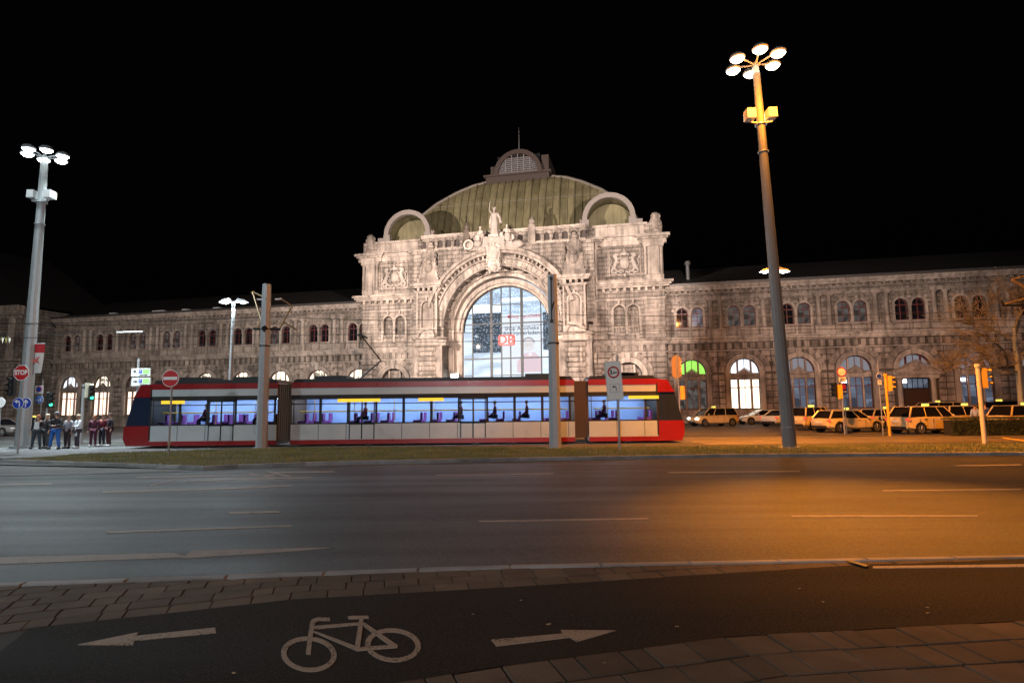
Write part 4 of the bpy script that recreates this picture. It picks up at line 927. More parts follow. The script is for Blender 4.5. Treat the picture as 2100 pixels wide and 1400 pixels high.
# cycle symbol + arrows
ZM = Z1
M_BIKE = worn('cycle_marking_paint', (.25, .20, .155), (.05, .042, .034))
marking('left_arrow_marking', [zmark([(160, 1322), (284, 1296.5), (279, 1304), (441, 1287), (443, 1298), (277, 1313.5), (272, 1323)], ZM)], ZM+.002, 'painted arrow pointing left on the cycle path', 'road marking', mat=M_BIKE)
marking('right_arrow_marking', [zmark([(1007, 1312), (1154, 1299.5), (1150, 1292), (1262, 1293), (1182, 1316), (1168, 1307), (1018, 1325)], ZM)], ZM+.002, 'painted arrow pointing right on the cycle path', 'road marking', mat=M_BIKE)
def ring_px(cx, cy, rx, ry, t, n=36, tilt=0):
    out = []
    for i in range(n):
        a0, a1 = 2*math.pi*i/n, 2*math.pi*(i+1)/n
        P = lambda a, k: (cx+(rx-k)*math.cos(a)+tilt*math.sin(a)*(ry-k*.7)/ry, cy+(ry-k*.7)*math.sin(a))
        out.append(zmark([P(a0, 0), P(a0, t), P(a1, t), P(a1, 0)], ZM))
    return out
bs = ring_px(633.5, 1341.5, 57, 36, 11, tilt=4)+ring_px(806, 1323, 57, 34.5, 11, tilt=4)
for p in ([(636, 1276), (646, 1277), (640, 1312), (637, 1342), (627, 1342), (631, 1310)],       # fork
          [(636, 1276), (641, 1270), (652, 1266.5), (676, 1267.5), (677, 1273), (655, 1272.5), (646, 1277), (645, 1283), (637, 1283)],   # bar
          [(646, 1284), (734, 1277), (735, 1281.5), (644, 1290)],      # top tube
          [(640, 1295), (650, 1296), (738, 1329), (728, 1333)],      # down tube
          [(737, 1268), (746, 1268), (738, 1330), (727, 1330)],      # seat tube
          [(713, 1265.5), (722, 1264), (755, 1263.5), (756, 1268), (716, 1269.5)],   # saddle
          [(728, 1329), (814, 1323), (815, 1328), (730, 1335)],      # chain stay
          [(740, 1280), (748, 1278), (816, 1325), (804, 1327)]):     # seat stay
    bs.append(zmark(p, ZM))
bike_o = marking('bicycle_marking', bs, ZM+.002, 'large painted bicycle symbol on the dark cycle path between two arrows', 'road marking', mat=M_BIKE)
LEAFL = ['larger pale leaf above the right pointing arrow', 'dry leaf right of the right pointing arrow', 'small dry leaf right of centre on the cycle path', 'upper of two dry leaves at the right on the cycle path', 'lower of two dry leaves at the right on the cycle path', 'tiny leaf between bicycle symbol and paved strip', 'tiny leaf above the bicycle symbol rear wheel', 'dry leaf near the bottom left of the bicycle symbol', 'dry leaf just above the near paving at the right', 'tiny leaf close to the paved strip right of centre']
kerbd = MB()
for i in range(60):
    a = gp(0+i*7.2, 975-i*.17); kerbd.cbox((a[0], a[1], -.008), (.09, .14, .012))
lp_ = [gp(0, 974), gp(430, 964.2), gp(430, 965.4), gp(0, 975.6)]; dc = kerbd.slab(lp_, -.02, -.006).build('drain_channel', M_DARK); tag(dc, 'thin dark drainage channel across the side road at the left', 'drain')
# ---- fallen leaves on the cycle path and near slabs
for i, (px, py, s_) in enumerate([(1125, 1280, .03), (1388, 1285, .022), (1688, 1234, .018), (1902, 1246, .02), (1903, 1257, .02), (1068, 1231, .014), (970, 1260, .014), (480, 1380, .02), (1240, 1360, .018), (1640, 1207, .014)]):
    (x, y) = gp(px, py, Z1); a = i*1.3
    mb = MB(); vs = []
    for k in range(8): r_ = s_*(1 if k % 2 else .55); vs.append((r_*math.cos(a+k*.785), r_*.6*math.sin(a+k*.785), .004+.004*math.sin(k*2)))
    mb.add(vs+[(0, 0, .010)], [(k, (k+1) % 8, 8) for k in range(8)])
    tag(mb.build('fallen_leaf', plain('dry_leaf', (.30, .22, .12), .7), None, loc=(x, y, Z1)), LEAFL[i], 'leaf', 'fallen leaves on the cycle path')
# ---- central strip with grass
Mf = [gp(0, 948), gp(200, 955), gp(420, 963), gp(480, 960), gp(700, 952), gp(1040, 945), gp(1500, 937), gp(2100, 933)]
Mb = [(30, 25.2), gp(2100, 914), gp(1700, 917), gp(1139, 921.5), gp(640, 921), gp(480, 925), gp(340, 929), gp(160, 935), gp(60, 945)]
mf2 = [(p[0], p[1]+.14) for p in Mf]
strip_poly = [mf2[0]]+mf2[1:]+[(30, 21.8)]+Mb
o = MB().slab(strip_poly, -.1, .09).build('central_strip', M_SOIL); o['kind'] = 'structure'
kerb_line(Mf+[(30, 21.5)], .14, -.1, .11, 1.0, kerb)
import numpy as np
def inside(poly, x, y):
    c = False; n = len(poly)
    for i in range(n):
        x0, y0 = poly[i]; x1, y1 = poly[i-1]
        if (y0 > y) != (y1 > y) and x < (x1-x0)*(y-y0)/(y1-y0)+x0: c = not c
    return c
def grass_mat(name, cols):
    m, nt, b = nodes(name); N = nt.nodes; L = nt.links
    geo = N.new('ShaderNodeNewGeometry'); n1 = N.new('ShaderNodeTexNoise'); n1.inputs['Scale'].default_value = .7; n1.inputs['Detail'].default_value = 6; L.new(geo.outputs['Position'], n1.inputs['Vector'])
    n2 = N.new('ShaderNodeTexNoise'); n2.inputs['Scale'].default_value = 14; L.new(geo.outputs['Position'], n2.inputs['Vector'])
    ad = N.new('ShaderNodeMath'); ad.operation = 'ADD'; L.new(n1.outputs[0], ad.inputs[0]); L.new(n2.outputs[0], ad.inputs[1])
    cr = N.new('ShaderNodeValToRGB'); cr.color_ramp.elements[0].position = .38; cr.color_ramp.elements[1].position = .60
    hf = N.new('ShaderNodeMath'); hf.operation = 'MULTIPLY'; hf.inputs[1].default_value = .5; L.new(ad.outputs[0], hf.inputs[0]); L.new(hf.outputs[0], cr.inputs[0])
    cr.color_ramp.elements[0].color = (*cols[0], 1); cr.color_ramp.elements[1].color = (*cols[1], 1); L.new(cr.outputs[0], b.inputs['Base Color']); b.inputs['Roughness'].default_value = .8; b.inputs['Specular IOR Level'].default_value = .2
    return m
M_GR = grass_mat('winter_grass', ((.08, .14, .02), (.28, .25, .09)))
rs = random.Random(4); vs = []; fs = []
minx, maxx = -24, 24; cnt = 0
while cnt < 52000:
    x = rs.uniform(minx, maxx); y = rs.uniform(18.9, 30)
    if not inside(strip_poly, x, y): continue
    cnt += 1; h = rs.uniform(.035, .10)*(1.3 if rs.random() > .97 else 1); a = rs.uniform(0, 3.14); w_ = .008; lx_, ly_ = rs.uniform(-.05, .05), rs.uniform(-.05, .05)
    dx, dy = math.cos(a)*w_, math.sin(a)*w_; n = len(vs)
    vs += [(x-dx, y-dy, .088), (x+dx, y+dy, .088), (x+lx_, y+ly_, .088+h)]; fs.append((n, n+1, n+2))
me = bpy.data.meshes.new('grass'); me.from_pydata(vs, [], fs); me.materials.append(M_GR); o = link('grass', me); o['kind'] = 'stuff'; o['label'] = 'patchy winter grass on the central strip'
# ---- tram tracks, far pavement
M_TRK = plain('track_ballast_concrete', (.045, .042, .038), .9, vary=.3, bump=.5, bscale=25)
sheet('tram_track_bed', [(-17, 29.4), (-12.0, 28.9), (1.8, 26.4), (30, 25.4), (60, 26), (60, 38), (-60, 38), (-60, 29.6)], -.006, M_TRK)
for i, y in enumerate((30.45, 31.9, 34.4, 35.85)):
    o = tag(MB().box(-60, 60, y-.035, y+.035, -.02, .012).build('rail', M_GALV), None, None); o['kind'] = 'structure'
sheet('far_footpath', [(-60, 24), (-20.4, 24.6), (-16.5, 27.3), (-14, 29.3), (-17, 32.6), (-60, 32.6)], .004, asphalt('footpath_asphalt', (.12, .12, .125), .6))
sheet('forecourt_pavement', [(9, 28.6), (60, 27.6), (60, 33.0), (22, 34.2), (9, 34.6)], .004, asphalt('forecourt_paving', (.10, .088, .078), .65, grain=60))
sheet('forecourt_kerb', [(9, 34.6), (22, 34.2), (60, 33.0), (60, 33.2), (22, 34.4), (9, 34.8)], .012, M_KERB)
tp = MB()
for i in range(14):
    a = gp(2062+i*7, 898+i*.9, .02); tp.cbox((a[0], a[1], .02), (.16, .22, .03))
tag(tp.build('tactile_strip', M_SYEL), 'ribbed yellowish tactile paving strip at the far right edge', 'paving strip')
for (x0, x1, y, l) in ((17, 19.5, 47, 'short white dash on the forecourt road before the white car'), (12, 15, 44, 'short white dash on the forecourt road left of the lamp mast')):
    tag(MB().box(x0, x1, y, y+.15, -.02, -.012).build('lane_line_marking', M_ROADP), l, 'lane marking', 'dashes painted on the road')
# ================================================================== TRAM
M_TRED = plain('tram_red', (.26, .008, .011), .3, coat=.5, vary=.25, bump=.02, bscale=6); M_TWHITE = plain('tram_pale_grey', (.46, .53, .56), .3, coat=.5, vary=.2, bump=.02, bscale=6)
M_TWIN = plain('tinted_tram_glass', (.02, .03, .06), .06, spec=.6)
m, nt, b = nodes('tram_window_glass'); b.inputs['Base Color'].default_value = (.85, .9, 1, 1); b.inputs['Roughness'].default_value = .02; b.inputs['Transmission Weight'].default_value = 1; b.inputs['IOR'].default_value = 1.08; M_TGL = m
G_TLED = glow('tram_ceiling_light', (.75, .88, 1), 16); G_DISP = glow('tram_line_display', (1, .62, .03), 1.15); G_TINT = plain('tram_interior_blue', (.25, .36, .62), .5)
tram = empty('tram', (-5.3, 30.3, 0), 0, 'long red and pale grey low-floor tram with blue-lit windows passing the station', 'tram')
def tx(px, y=30.3): return at(px, 850, y).x+5.3
X0, X1 = -13.9, 13.75; J = [tx(582), tx(1193)]
W2 = 2.35
def seg(a, b, front=None):
    body = MB(); body.box(a, b, 0, W2, .34, 1.10); o1 = body.build('body', M_TWHITE, tram)
    MB().box(a, b, -.01, W2+.01, .12, .34).build('skirt', M_TRED, tram)
    MB().box(a, b, 0, W2, 2.54, 2.88).build('upper_panel', M_TWHITE, tram)
    MB().box(a, b, -.015, W2+.015, 2.88, 3.16).build('red_band', M_TRED, tram)
    mb = MB(); mb.xz([(a, 3.16), (b, 3.16), (b-.15, 3.34), (a+.15, 3.34)], .12, W2-.12); mb.box(a+1, a+2.6, .4, W2-.4, 3.34, 3.5); mb.box(b-2.4, b-1, .4, W2-.4, 3.34, 3.5); mb.build('roof', M_DARK, tram)
    MB().box(a, b, 0, .05, 2.32, 2.54).box(a, b, W2-.05, W2, 2.32, 2.54).box(a, b, 0, .03, 2.07, 2.12).box(a, b, 0, .04, 1.10, 1.16).build('window_band_trim', M_BLACK, tram)
    sm = MB()
    for i in range(1, int((b-a)/1.37)+1): sm.box(a+i*1.37-.012, a+i*1.37+.012, -.004, .01, .36, 1.09)
    sm.build('panel_seam', M_BLACK, tram)['kind'] = 'stuff'
    # interior
    MB().box(a+.1, b-.1, .3, W2-.3, 2.42, 2.5).build('ceiling', M_TWHITE, tram)
    for y in (.7, W2-.7): MB().box(a+.3, b-.3, y-.09, y+.09, 2.38, 2.42).build('ceiling_light', G_TLED, tram)
    MB().box(a, b, W2-.06, W2-.03, 1.1, 2.5).build('far_wall', G_TINT, tram)
    MB().box(a, b, .04, W2-.04, .9, .95).build('floor', M_DARK, tram)
    n = int((b-a)/.78)
    for i in range(n):
        x = a+(i+.5)*(b-a)/n
        if i % 4 == 2: continue
        for y in (.35, W2-.75):
            MB().box(x-.2, x+.2, y, y+.42, .95, 1.25).box(x+.15, x+.24, y, y+.42, 1.25, 1.62).build('seat', plain('violet_seat', (.20, .05, .26), .8), tram)
    MB().tube([(a+.3, .5, 1.72), (b-.3, .5, 1.72)], .035).build('grab_rail', MATS.get('yellow_grab') or plain('yellow_grab', (.9, .55, .04), .4), tram)
    for i in range(int((b-a)/2)): x = a+1+i*2; MB().tube([(x, .5, .95), (x, .5, 2.4)], .02).build('grab_pole', MATS['yellow_grab'], tram)
    # windows: fixed lower panes and tilting upper panes, body pillars
    x = a+.12; k = 0
    while x < b-.6:
        door = (k % 4 == 2); w_ = 1.3; e = min(x+w_, b-.12)
        if door:
            MB().box(x+.05, e-.05, -.012, .02, .36, 1.06).build('door_panel', M_TWHITE, tram); d = MB().box(x+.02, x+.07, -.02, .03, .36, 2.3).box(e-.07, e-.02, -.02, .03, .36, 2.3).box((x+e)/2-.03, (x+e)/2+.03, -.02, .03, .36, 2.3).box(x, e, -.02, .03, 1.06, 1.12).box(x, e, -.02, .03, 2.24, 2.32).build('door', M_TRED if False else M_DARK, tram)
            MB().box(x+.07, (x+e)/2-.03, -.008, .0, 1.1, 2.24).build('pane', M_TGL, d); MB().box((x+e)/2+.03, e-.07, -.008, .0, 1.1, 2.24).build('pane', M_TGL, d)
        else:
            f = MB().box(x, x+.03, .0, .03, 1.16, 2.32).box(e-.03, e, .0, .03, 1.16, 2.32).build('window', M_BLACK, tram)
            MB().box(x+.03, e-.03, .005, .015, 1.16, 2.07).build('pane', M_TGL, f); MB().box(x+.03, e-.03, .005, .015, 2.12, 2.32).build('pane', M_TGL, f)
        MB().box(e, e+.07, .0, .04, 1.1, 2.4).build('pillar', M_BLACK, tram)
        x = e+.07; k += 1
seg(X0+1.3, J[0]-.35); seg(J[0]+.35, J[1]-.35); seg(J[1]+.35, X1-1.3)
for j in J:
    mb = MB()
    for i in range(7): x = j-.35+i*.1; mb.box(x, x+.06, .06, W2-.06, .3, 3.1); mb.box(x+.06, x+.1, .12, W2-.12, .35, 3.05)
    mb.build('bellows', plain('brown_bellows', (.10, .065, .045), .8), tram)
for s, xe, xi in ((-1, X0, X0+1.3), (1, X1, X1-1.3)):   # cab ends
    pts = [(xi, .12), (xi, 3.16), (xe-s*.75, 3.1), (xe-s*.42, 2.5), (xe-s*.1, 1.2), (xe, .95), (xe, .45), (xe-s*.15, .12)]
    mb = MB(); mb.k = 0; mb.xz([(xi, .12), (xi, 1.1), (xe-s*.05, 1.1), (xe, .95), (xe, .45), (xe-s*.15, .12)], .02, W2-.02); mb.build('cab', M_TRED, tram); MB().xz([(xi, 2.5), (xi, 3.16), (xe-s*.75, 3.1), (xe-s*.42, 2.5)], .02, W2-.02).build('cab_roof', M_TRED, tram)
    mb = MB(); mb.xz([(xi, 1.1), (xi, 2.5), (xe-s*.42, 2.5), (xe-s*.07, 1.1)], .06, W2-.06); mb.build('windscreen', M_TWIN, tram)
    MB().box(xi-.04, xi+.04, 0, W2, .4, 3.0).build('cab_pillar', M_BLACK, tram)
    for y in (.45, W2-.45): MB().ball((xe-s*.01, y, .72), .08, .14, .14).build('headlight', glow('tram_lamp_white', (1, .95, .85), 8) if s > 0 else glow('tram_lamp_red', (1, .05, .02), 2), tram)
    MB().box(min(xe-s*.72, xe-s*.5), max(xe-s*.72, xe-s*.5), .5, W2-.5, 2.62, 2.9).build('line_display', G_DISP, tram)
for a, b in ((330, 378), (692, 780), (858, 910), (1290, 1352)):
    q = MB().box(tx(a), tx(b), -.035, -.012, 2.17, 2.33).build('line_display', G_DISP, tram)
for x in (X0+2.6, X0+4.4, -3.6, -1.8, 3.5, 5.3, X1-4.6, X1-2.8):
    w_ = MB().cone((x, .1, .30), (x, .24, .30), .3, .3, 18).build('wheel', M_DARK, tram); MB().cone((x, .08, .30), (x, .1, .30), .2, .2, 16).build('rim', M_GALV, w_)
mb = MB(); px_ = -2; mb.tube([(px_-.6, 1.2, 3.35), (px_+.5, 1.2, 4.3), (px_-.5, 1.2, 5.55)], .04); mb.box(px_-.6, px_-.35, .5, 1.9, 5.55, 5.6); mb.build('pantograph', M_DARK, tram)
# passengers as seated figures in the tram come with the people below
# ================================================================== FIGURES
def skin_mesh(name, V, E, mats, sub=1):
    me = bpy.data.meshes.new('skel'); bm = bmesh.new(); lay = bm.verts.layers.skin.verify(); vs = {}
    for k, (p, r) in V.items():
        v = bm.verts.new(p); v[lay].radius = (r, r) if not isinstance(r, tuple) else r; vs[k] = v
    root = 'pelvis' if 'pelvis' in V else list(V)[0]; vs[root][lay].use_root = True
    for a, b in E: bm.edges.new((vs[a], vs[b]))
    bm.to_mesh(me); bm.free(); o = bpy.data.objects.new('skel', me); col.objects.link(o)
    s = o.modifiers.new('s', 'SKIN'); s.use_smooth_shade = True; s.branch_smoothing = .6
    if sub: q = o.modifiers.new('q', 'SUBSURF'); q.levels = sub; q.render_levels = sub
    dg = bpy.context.evaluated_depsgraph_get(); dg.update(); out = bpy.data.meshes.new_from_object(o.evaluated_get(dg)); out.name = name
    bpy.data.objects.remove(o); out.materials.clear(); out.materials.append(mats)
    out.polygons.foreach_set('use_smooth', [True]*len(out.polygons)); return out
def skeleton(pose=None):
    """standing adult 1.72 m facing -y; pose overrides joints"""
    J = dict(pelvis=(0,0,.92), belly=(0,0,1.08), chest=(0,.01,1.30), neck=(0,.01,1.46), headb=(0,-.01,1.53), head=(0,-.015,1.60), crown=(0,-.005,1.67))
    for s, n in ((-1, 'l'), (1, 'r')):
        J.update({'sh'+n: (s*.17,.01,1.39), 'el'+n: (s*.23,.03,1.12), 'wr'+n: (s*.24,-.04,.90), 'pa'+n: (s*.245,-.06,.82),
                  'hip'+n: (s*.09,0,.88), 'kn'+n: (s*.10,-.02,.48), 'an'+n: (s*.11,.02,.09), 'to'+n: (s*.13,-.13,.035)})
    if pose: J.update(pose)
    return J
RB = dict(pelvis=(.13,.10), belly=(.125,.09), chest=(.15,.10), neck=.05, headb=.065, head=(.078,.092), crown=.055)
RL = dict(sh=.058, el=.042, wr=.028, pa=(.038,.02), hip=.085, kn=.058, an=.038, to=.035)
def fingers(J, n, V, E):
    w, p = Vector(J['wr'+n]), Vector(J['pa'+n]); d = (p-w).normalized(); side = d.cross(Vector((1, .2, 0))).normalized() if abs(d.x) < .9 else Vector((0, 1, 0))
    for i, (o, l) in enumerate(((-.030, .065), (-.010, .078), (.010, .073), (.030, .055))):
        a = p+d*.03+side*o; m = a+d*l*.5; t = a+d*l*.9+Vector((0, -.012, 0)).cross(side)*1.0
        for k, q, r in (('a', a, .011), ('m', m, .010), ('t', t, .008)): V['f%s%d%s' % (n, i, k)] = (tuple(q), r)
        E += [('pa'+n, 'f%s%da' % (n, i)), ('f%s%da' % (n, i), 'f%s%dm' % (n, i)), ('f%s%dm' % (n, i), 'f%s%dt' % (n, i))]
    a = w+d*.035-side*.035; t = a+d*.045-side*.02; V['th%sa' % n] = (tuple(a), .012); V['th%st' % n] = (tuple(t), .009); E += [('wr'+n, 'th%sa' % n), ('th%sa' % n, 'th%st' % n)]
M_SKIN = plain('skin', (.48, .27, .19), .55)
def person(loc, rz, label, top, legs, hair, pose=None, h=1.0, coat=False, group=None, hat=False, shoes=(.02, .02, .02), sx=1):
    J = skeleton(pose); root = empty('person', loc, rz, label, 'person', group); root.scale = (h*sx, h, h)
    V = {k: (J[k], r) for k, r in RB.items()}; E = [('pelvis','belly'),('belly','chest'),('chest','neck'),('neck','headb'),('headb','head'),('head','crown')]
    for n in 'lr':
        for k, r in RL.items(): V[k+n] = (J[k+n], r)
        E += [('chest','sh'+n),('sh'+n,'el'+n),('el'+n,'wr'+n),('wr'+n,'pa'+n),('pelvis','hip'+n),('hip'+n,'kn'+n),('kn'+n,'an'+n),('an'+n,'to'+n)]
        fingers(J, n, V, E)
    body = link('body', skin_mesh('body', V, E, M_SKIN), root)
    fa = MB(); hd = Vector(J['head']); fa.ball(hd+Vector((0, -.095, -.02)), .012, .02, .02, 6, 4)
    for s in (-1, 1): fa.ball(hd+Vector((s*.082, 0, -.015)), .012, .02, .03, 6, 4)
    fa.build('face', M_SKIN, body)
    ey = MB()
    for s in (-1, 1): ey.ball(hd+Vector((s*.03, -.086, .005)), .011, .008, .008, 6, 4)
    ey.box(hd.x-.022, hd.x+.022, hd.y-.092, hd.y-.085, hd.z-.065, hd.z-.058); ey.build('eyes', M_SBLK, body)
    g = 1.28
    V = {k: (J[k], tuple(x*g for x in RB[k])) for k in ('pelvis', 'belly', 'chest')}; V['collar'] = (tuple(Vector(J['neck'])+Vector((0, 0, -.03))), .075); E = [('pelvis','belly'),('belly','chest'),('chest','collar')]
    for n in 'lr':
        for k in ('sh', 'el', 'wr'): V[k+n] = (J[k+n], RL[k]*(1.45 if k != 'wr' else 1.6))
        E += [('chest','sh'+n),('sh'+n,'el'+n),('el'+n,'wr'+n)]
    if coat: V['hem'] = ((J['pelvis'][0], J['pelvis'][1], J['pelvis'][2]-.36), (.21, .17)); E.append(('pelvis', 'hem'))
    link('jacket', skin_mesh('jacket', V, E, plain('cloth_%s' % (top,), top, .85)), root)
    V = {'pelvis': (J['pelvis'], (.15,.12))}; E = []
    for n in 'lr':
        for k, r in (('hip', .105), ('kn', .075), ('an', .062)): V[k+n] = (J[k+n], r)
        E += [('pelvis','hip'+n),('hip'+n,'kn'+n),('kn'+n,'an'+n)]
    link('trousers', skin_mesh('trousers', V, E, plain('cloth_%s' % (legs,), legs, .8)), root)
    mb = MB()
    for n in 'lr':
        a, t = Vector(J['an'+n]), Vector(J['to'+n]); c = (a+t)/2; mb.ball((c.x, c.y, .05), .055, .15, .055, 10, 6)
    mb.build('shoes', plain('shoe_%s' % (shoes,), shoes, .6), root, True)
    mb = MB(); c = hd+Vector((0, .018, .03)); mb.ball(c, .095, .10, .085, 12, 7)
    if hair[1]: mb.ball(hd+Vector((0, .06, -.08)), .085, .05, .15, 10, 6)
    mb.build('hair', plain('hair_%s' % (hair[0],), hair[0], .7), root, True)
    if hat: MB().lathe(hd+Vector((0, .005, .03)), [(.10,0),(.105,.03),(.09,.09),(.03,.12)], 12).ball(hd+Vector((0, 0, .16)), .03, .03, .03).build('woolly_hat', plain('hat_grey', (.3, .3, .33), .9), root, True)
    return root
def g2(px, py): x, y = gp(px, py); return (x, y, 0.004)
ARM_UP = dict(wrl=(-.10,-.18,1.22), pal=(-.05,-.22,1.25), ell=(-.24,-.02,1.12))
ARM_B = dict(ell=(-.24,-.05,1.12), wrl=(-.08,-.20,1.08), pal=(-.02,-.22,1.08), elr=(.24,-.05,1.12), wrr=(.08,-.20,1.10), par=(.02,-.22,1.10))
WIDE = dict(knl=(-.16,-.02,.48), anl=(-.20,.02,.09), tol=(-.24,-.11,.035), knr=(.13,-.04,.48), anr=(.17,.0,.09), tor=(.21,-.13,.035))
PB = {}
P1 = person(g2(74, 920.5), R(15), 'person with red hair, white top under an open black jacket, hands on hips', (.02, .02, .024), (.03, .045, .06), ((.35, .10, .04), True), dict(WIDE, wrr=(.12,-.10,1.02), par=(.10,-.12,1.0), elr=(.34,.04,1.16)), 1.0)
MB().xz([(-.11, 1.0), (.12, .98), (.10, 1.34), (-.08, 1.36)], -.155, -.10).build('white_top', plain('cloth_white', (.7, .72, .72), .8), P1)
person(g2(93, 919.5), R(-20), 'blonde person in a dark coat standing behind the woman in the white top', (.05, .045, .05), (.05, .05, .055), ((.55, .48, .38), True), None, 1.03, coat=True)
person(g2(112, 921), R(5), 'person in a grey woolly hat, black jacket and bright blue jeans', (.022, .022, .028), (.02, .12, .42), ((.05, .04, .04), False), dict(ARM_B, **WIDE), 1.06, hat=True, sx=1.12)
person(g2(137, 919.5), R(-10), 'person in a pale grey jacket and dark trousers beside the white coat', (.42, .45, .50), (.04, .025, .03), ((.30, .22, .12), True), ARM_UP, .99)
person(g2(157, 919), R(-30), 'person in a long white padded coat and white shoes', (.72, .74, .80), (.05, .03, .04), ((.5, .4, .28), True), ARM_B, 1.0, coat=True, shoes=(.6, .6, .65))
for i, (px, py, lab, c, hr) in enumerate([(190, 916, 'person in dark plum clothing nearest the end of the tram, left one', (.10, .02, .05), (.30, .13, .05)), (208, 915, 'person in dark red jacket between two others near the tram end', (.16, .015, .03), (.2, .1, .05)), (222, 915, 'person in black jacket and wine red trousers touching the tram end', (.03, .02, .03), (.1, .05, .04))]):
    person(g2(px, py), R(20-25*i), lab, c, ((.10, .02, .05), (.03, .03, .05), (.07, .015, .02))[i], (hr, i == 0), ARM_UP if i == 1 else None, .97+.03*i, shoes=(.5, .5, .5))
person(g2(2003, 884), R(170), 'person in a pale blue shirt standing among the taxis left of the yellow signal pole', (.45, .55, .75), (.03, .03, .04), ((.1, .06, .04), False), None, 1.0)
person(g2(2024, 884), R(150), 'person in a dark blue jacket by the open tailgate right of the yellow signal pole', (.02, .05, .20), (.03, .02, .03), ((.08, .05, .04), False), None, 1.05)
for px, py, lab in ((1661, 866, 'dark haired person behind the roof of the left taxis near the great mast'), (1701, 866, 'person with short dark hair behind the orange-lit estate taxi'), (1590, 864, 'person in dark clothes beside the white saloon car')):
    person(g2(px, py), R(10), lab, (.03, .03, .04), (.03, .03, .04), ((.04, .03, .03), False), None, 1.02)
SIT = dict(knl=(-.1,-.40,.86), anl=(-.1,-.38,.46), tol=(-.1,-.50,.42), knr=(.1,-.40,.86), anr=(.1,-.38,.46), tor=(.1,-.50,.42), wrl=(-.12,-.25,.95), pal=(-.10,-.3,.93), ell=(-.24,-.05,1.08), wrr=(.12,-.25,.95), par=(.10,-.3,.93), elr=(.24,-.05,1.08))
pp = person((-7.4, 30.85, .55), R(-90), 'passenger seated behind a tram window', (.20, .05, .08), (.05, .05, .1), ((.08, .05, .04), False), SIT, .95, group='passengers seated in the tram')
pp['label'] = 'tram passenger seated second from the left catenary mast to its right'
for X, lb in ((-12.6, 'tram passenger seated just left of the left catenary mast'), (-2.6, 'tram passenger seated left of the middle of the tram'), (-.9, 'tram passenger seated in the middle, left of the right catenary mast'), (.7, 'tram passenger seated right beside the right catenary mast'), (4.6, 'tram passenger seated near the height limit sign'), (-15.4, 'tram passenger seated at the left end of the tram')):
    q = copy_tree(pp); q.location.x = X; q['label'] = lb
# ---- statues
def stand_statue(base, h):
    """draped woman, right arm raised high, standing on the arch"""
    t = empty('statue', (0, 0, 0), 0, 'pale stone statue of a draped woman raising one arm, crowning the arch', 'statue')
    t.location = STATION_LOC + FU*base[0] + FN*base[1] + Vector((0, 0, base[2])); t.rotation_euler = (0, 0, -TH)
    k = h/1.72; t.scale = (k, k, k)
    J = skeleton(dict(shl=(-.17,0,1.41), ell=(-.30,-.02,1.62), wrl=(-.27,-.04,1.95), pal=(-.25,-.05,2.06), elr=(.27,.02,1.15), wrr=(.36,-.06,.98), par=(.39,-.08,.90)))
    V = {a: (J[a], r) for a, r in RB.items()}; E = [('pelvis','belly'),('belly','chest'),('chest','neck'),('neck','headb'),('headb','head'),('head','crown')]
    for n in 'lr':
        for a, r in RL.items(): V[a+n] = (J[a+n], r*1.15 if not isinstance(r, tuple) else r)
        E += [('chest','sh'+n),('sh'+n,'el'+n),('el'+n,'wr'+n),('wr'+n,'pa'+n),('pelvis','hip'+n),('hip'+n,'kn'+n),('kn'+n,'an'+n),('an'+n,'to'+n)]
        fingers(J, n, V, E)
    link('body', skin_mesh('body', V, E, M_STAT), t)
    mb = MB(); n = 40; rows = [(0, .27, .22), (.1, .25, .20), (.45, .235, .19), (.75, .225, .17), (.95, .20, .15), (1.12, .165, .125), (1.28, .20, .14), (1.40, .17, .12), (1.45, .07, .07)]
    vs = [(rx*(1+.10*math.sin(8*2*math.pi*i/n+z*1.3)*max(0, 1.1-z))*math.cos(2*math.pi*i/n), ry*(1+.10*math.sin(8*2*math.pi*i/n+z)*max(0, 1.1-z))*math.sin(2*math.pi*i/n), z) for z, rx, ry in rows for i in range(n)]
    fs = [(r*n+i, r*n+(i+1) % n, (r+1)*n+(i+1) % n, (r+1)*n+i) for r in range(len(rows)-1) for i in range(n)]
    mb.add(vs, fs); mb.build('robe', M_STAT, t, True)
    mb = MB(); mb.tube([(.2, .05, 1.38), (.34, .02, 1.1), (.42, .0, .75)], .075, 8); mb.tube([(-.2, .08, 1.3), (-.27, .08, .9), (-.26, .08, .5)], .06, 8); mb.ball((0, .03, 1.66), .10, .11, .10); mb.box(-.3, .3, -.25, .25, -.12, .01)
    for i in range(7): a = R(180*i/6); mb.cone((.09*math.cos(a), -.01, 1.72), (.12*math.cos(a), -.01, 1.80), .02, .006, 5)
    mb.build('cloak_and_crown', M_STAT, t, True)
    return t
stand_statue((-1.0, 4.0, 20.95), 3.15)
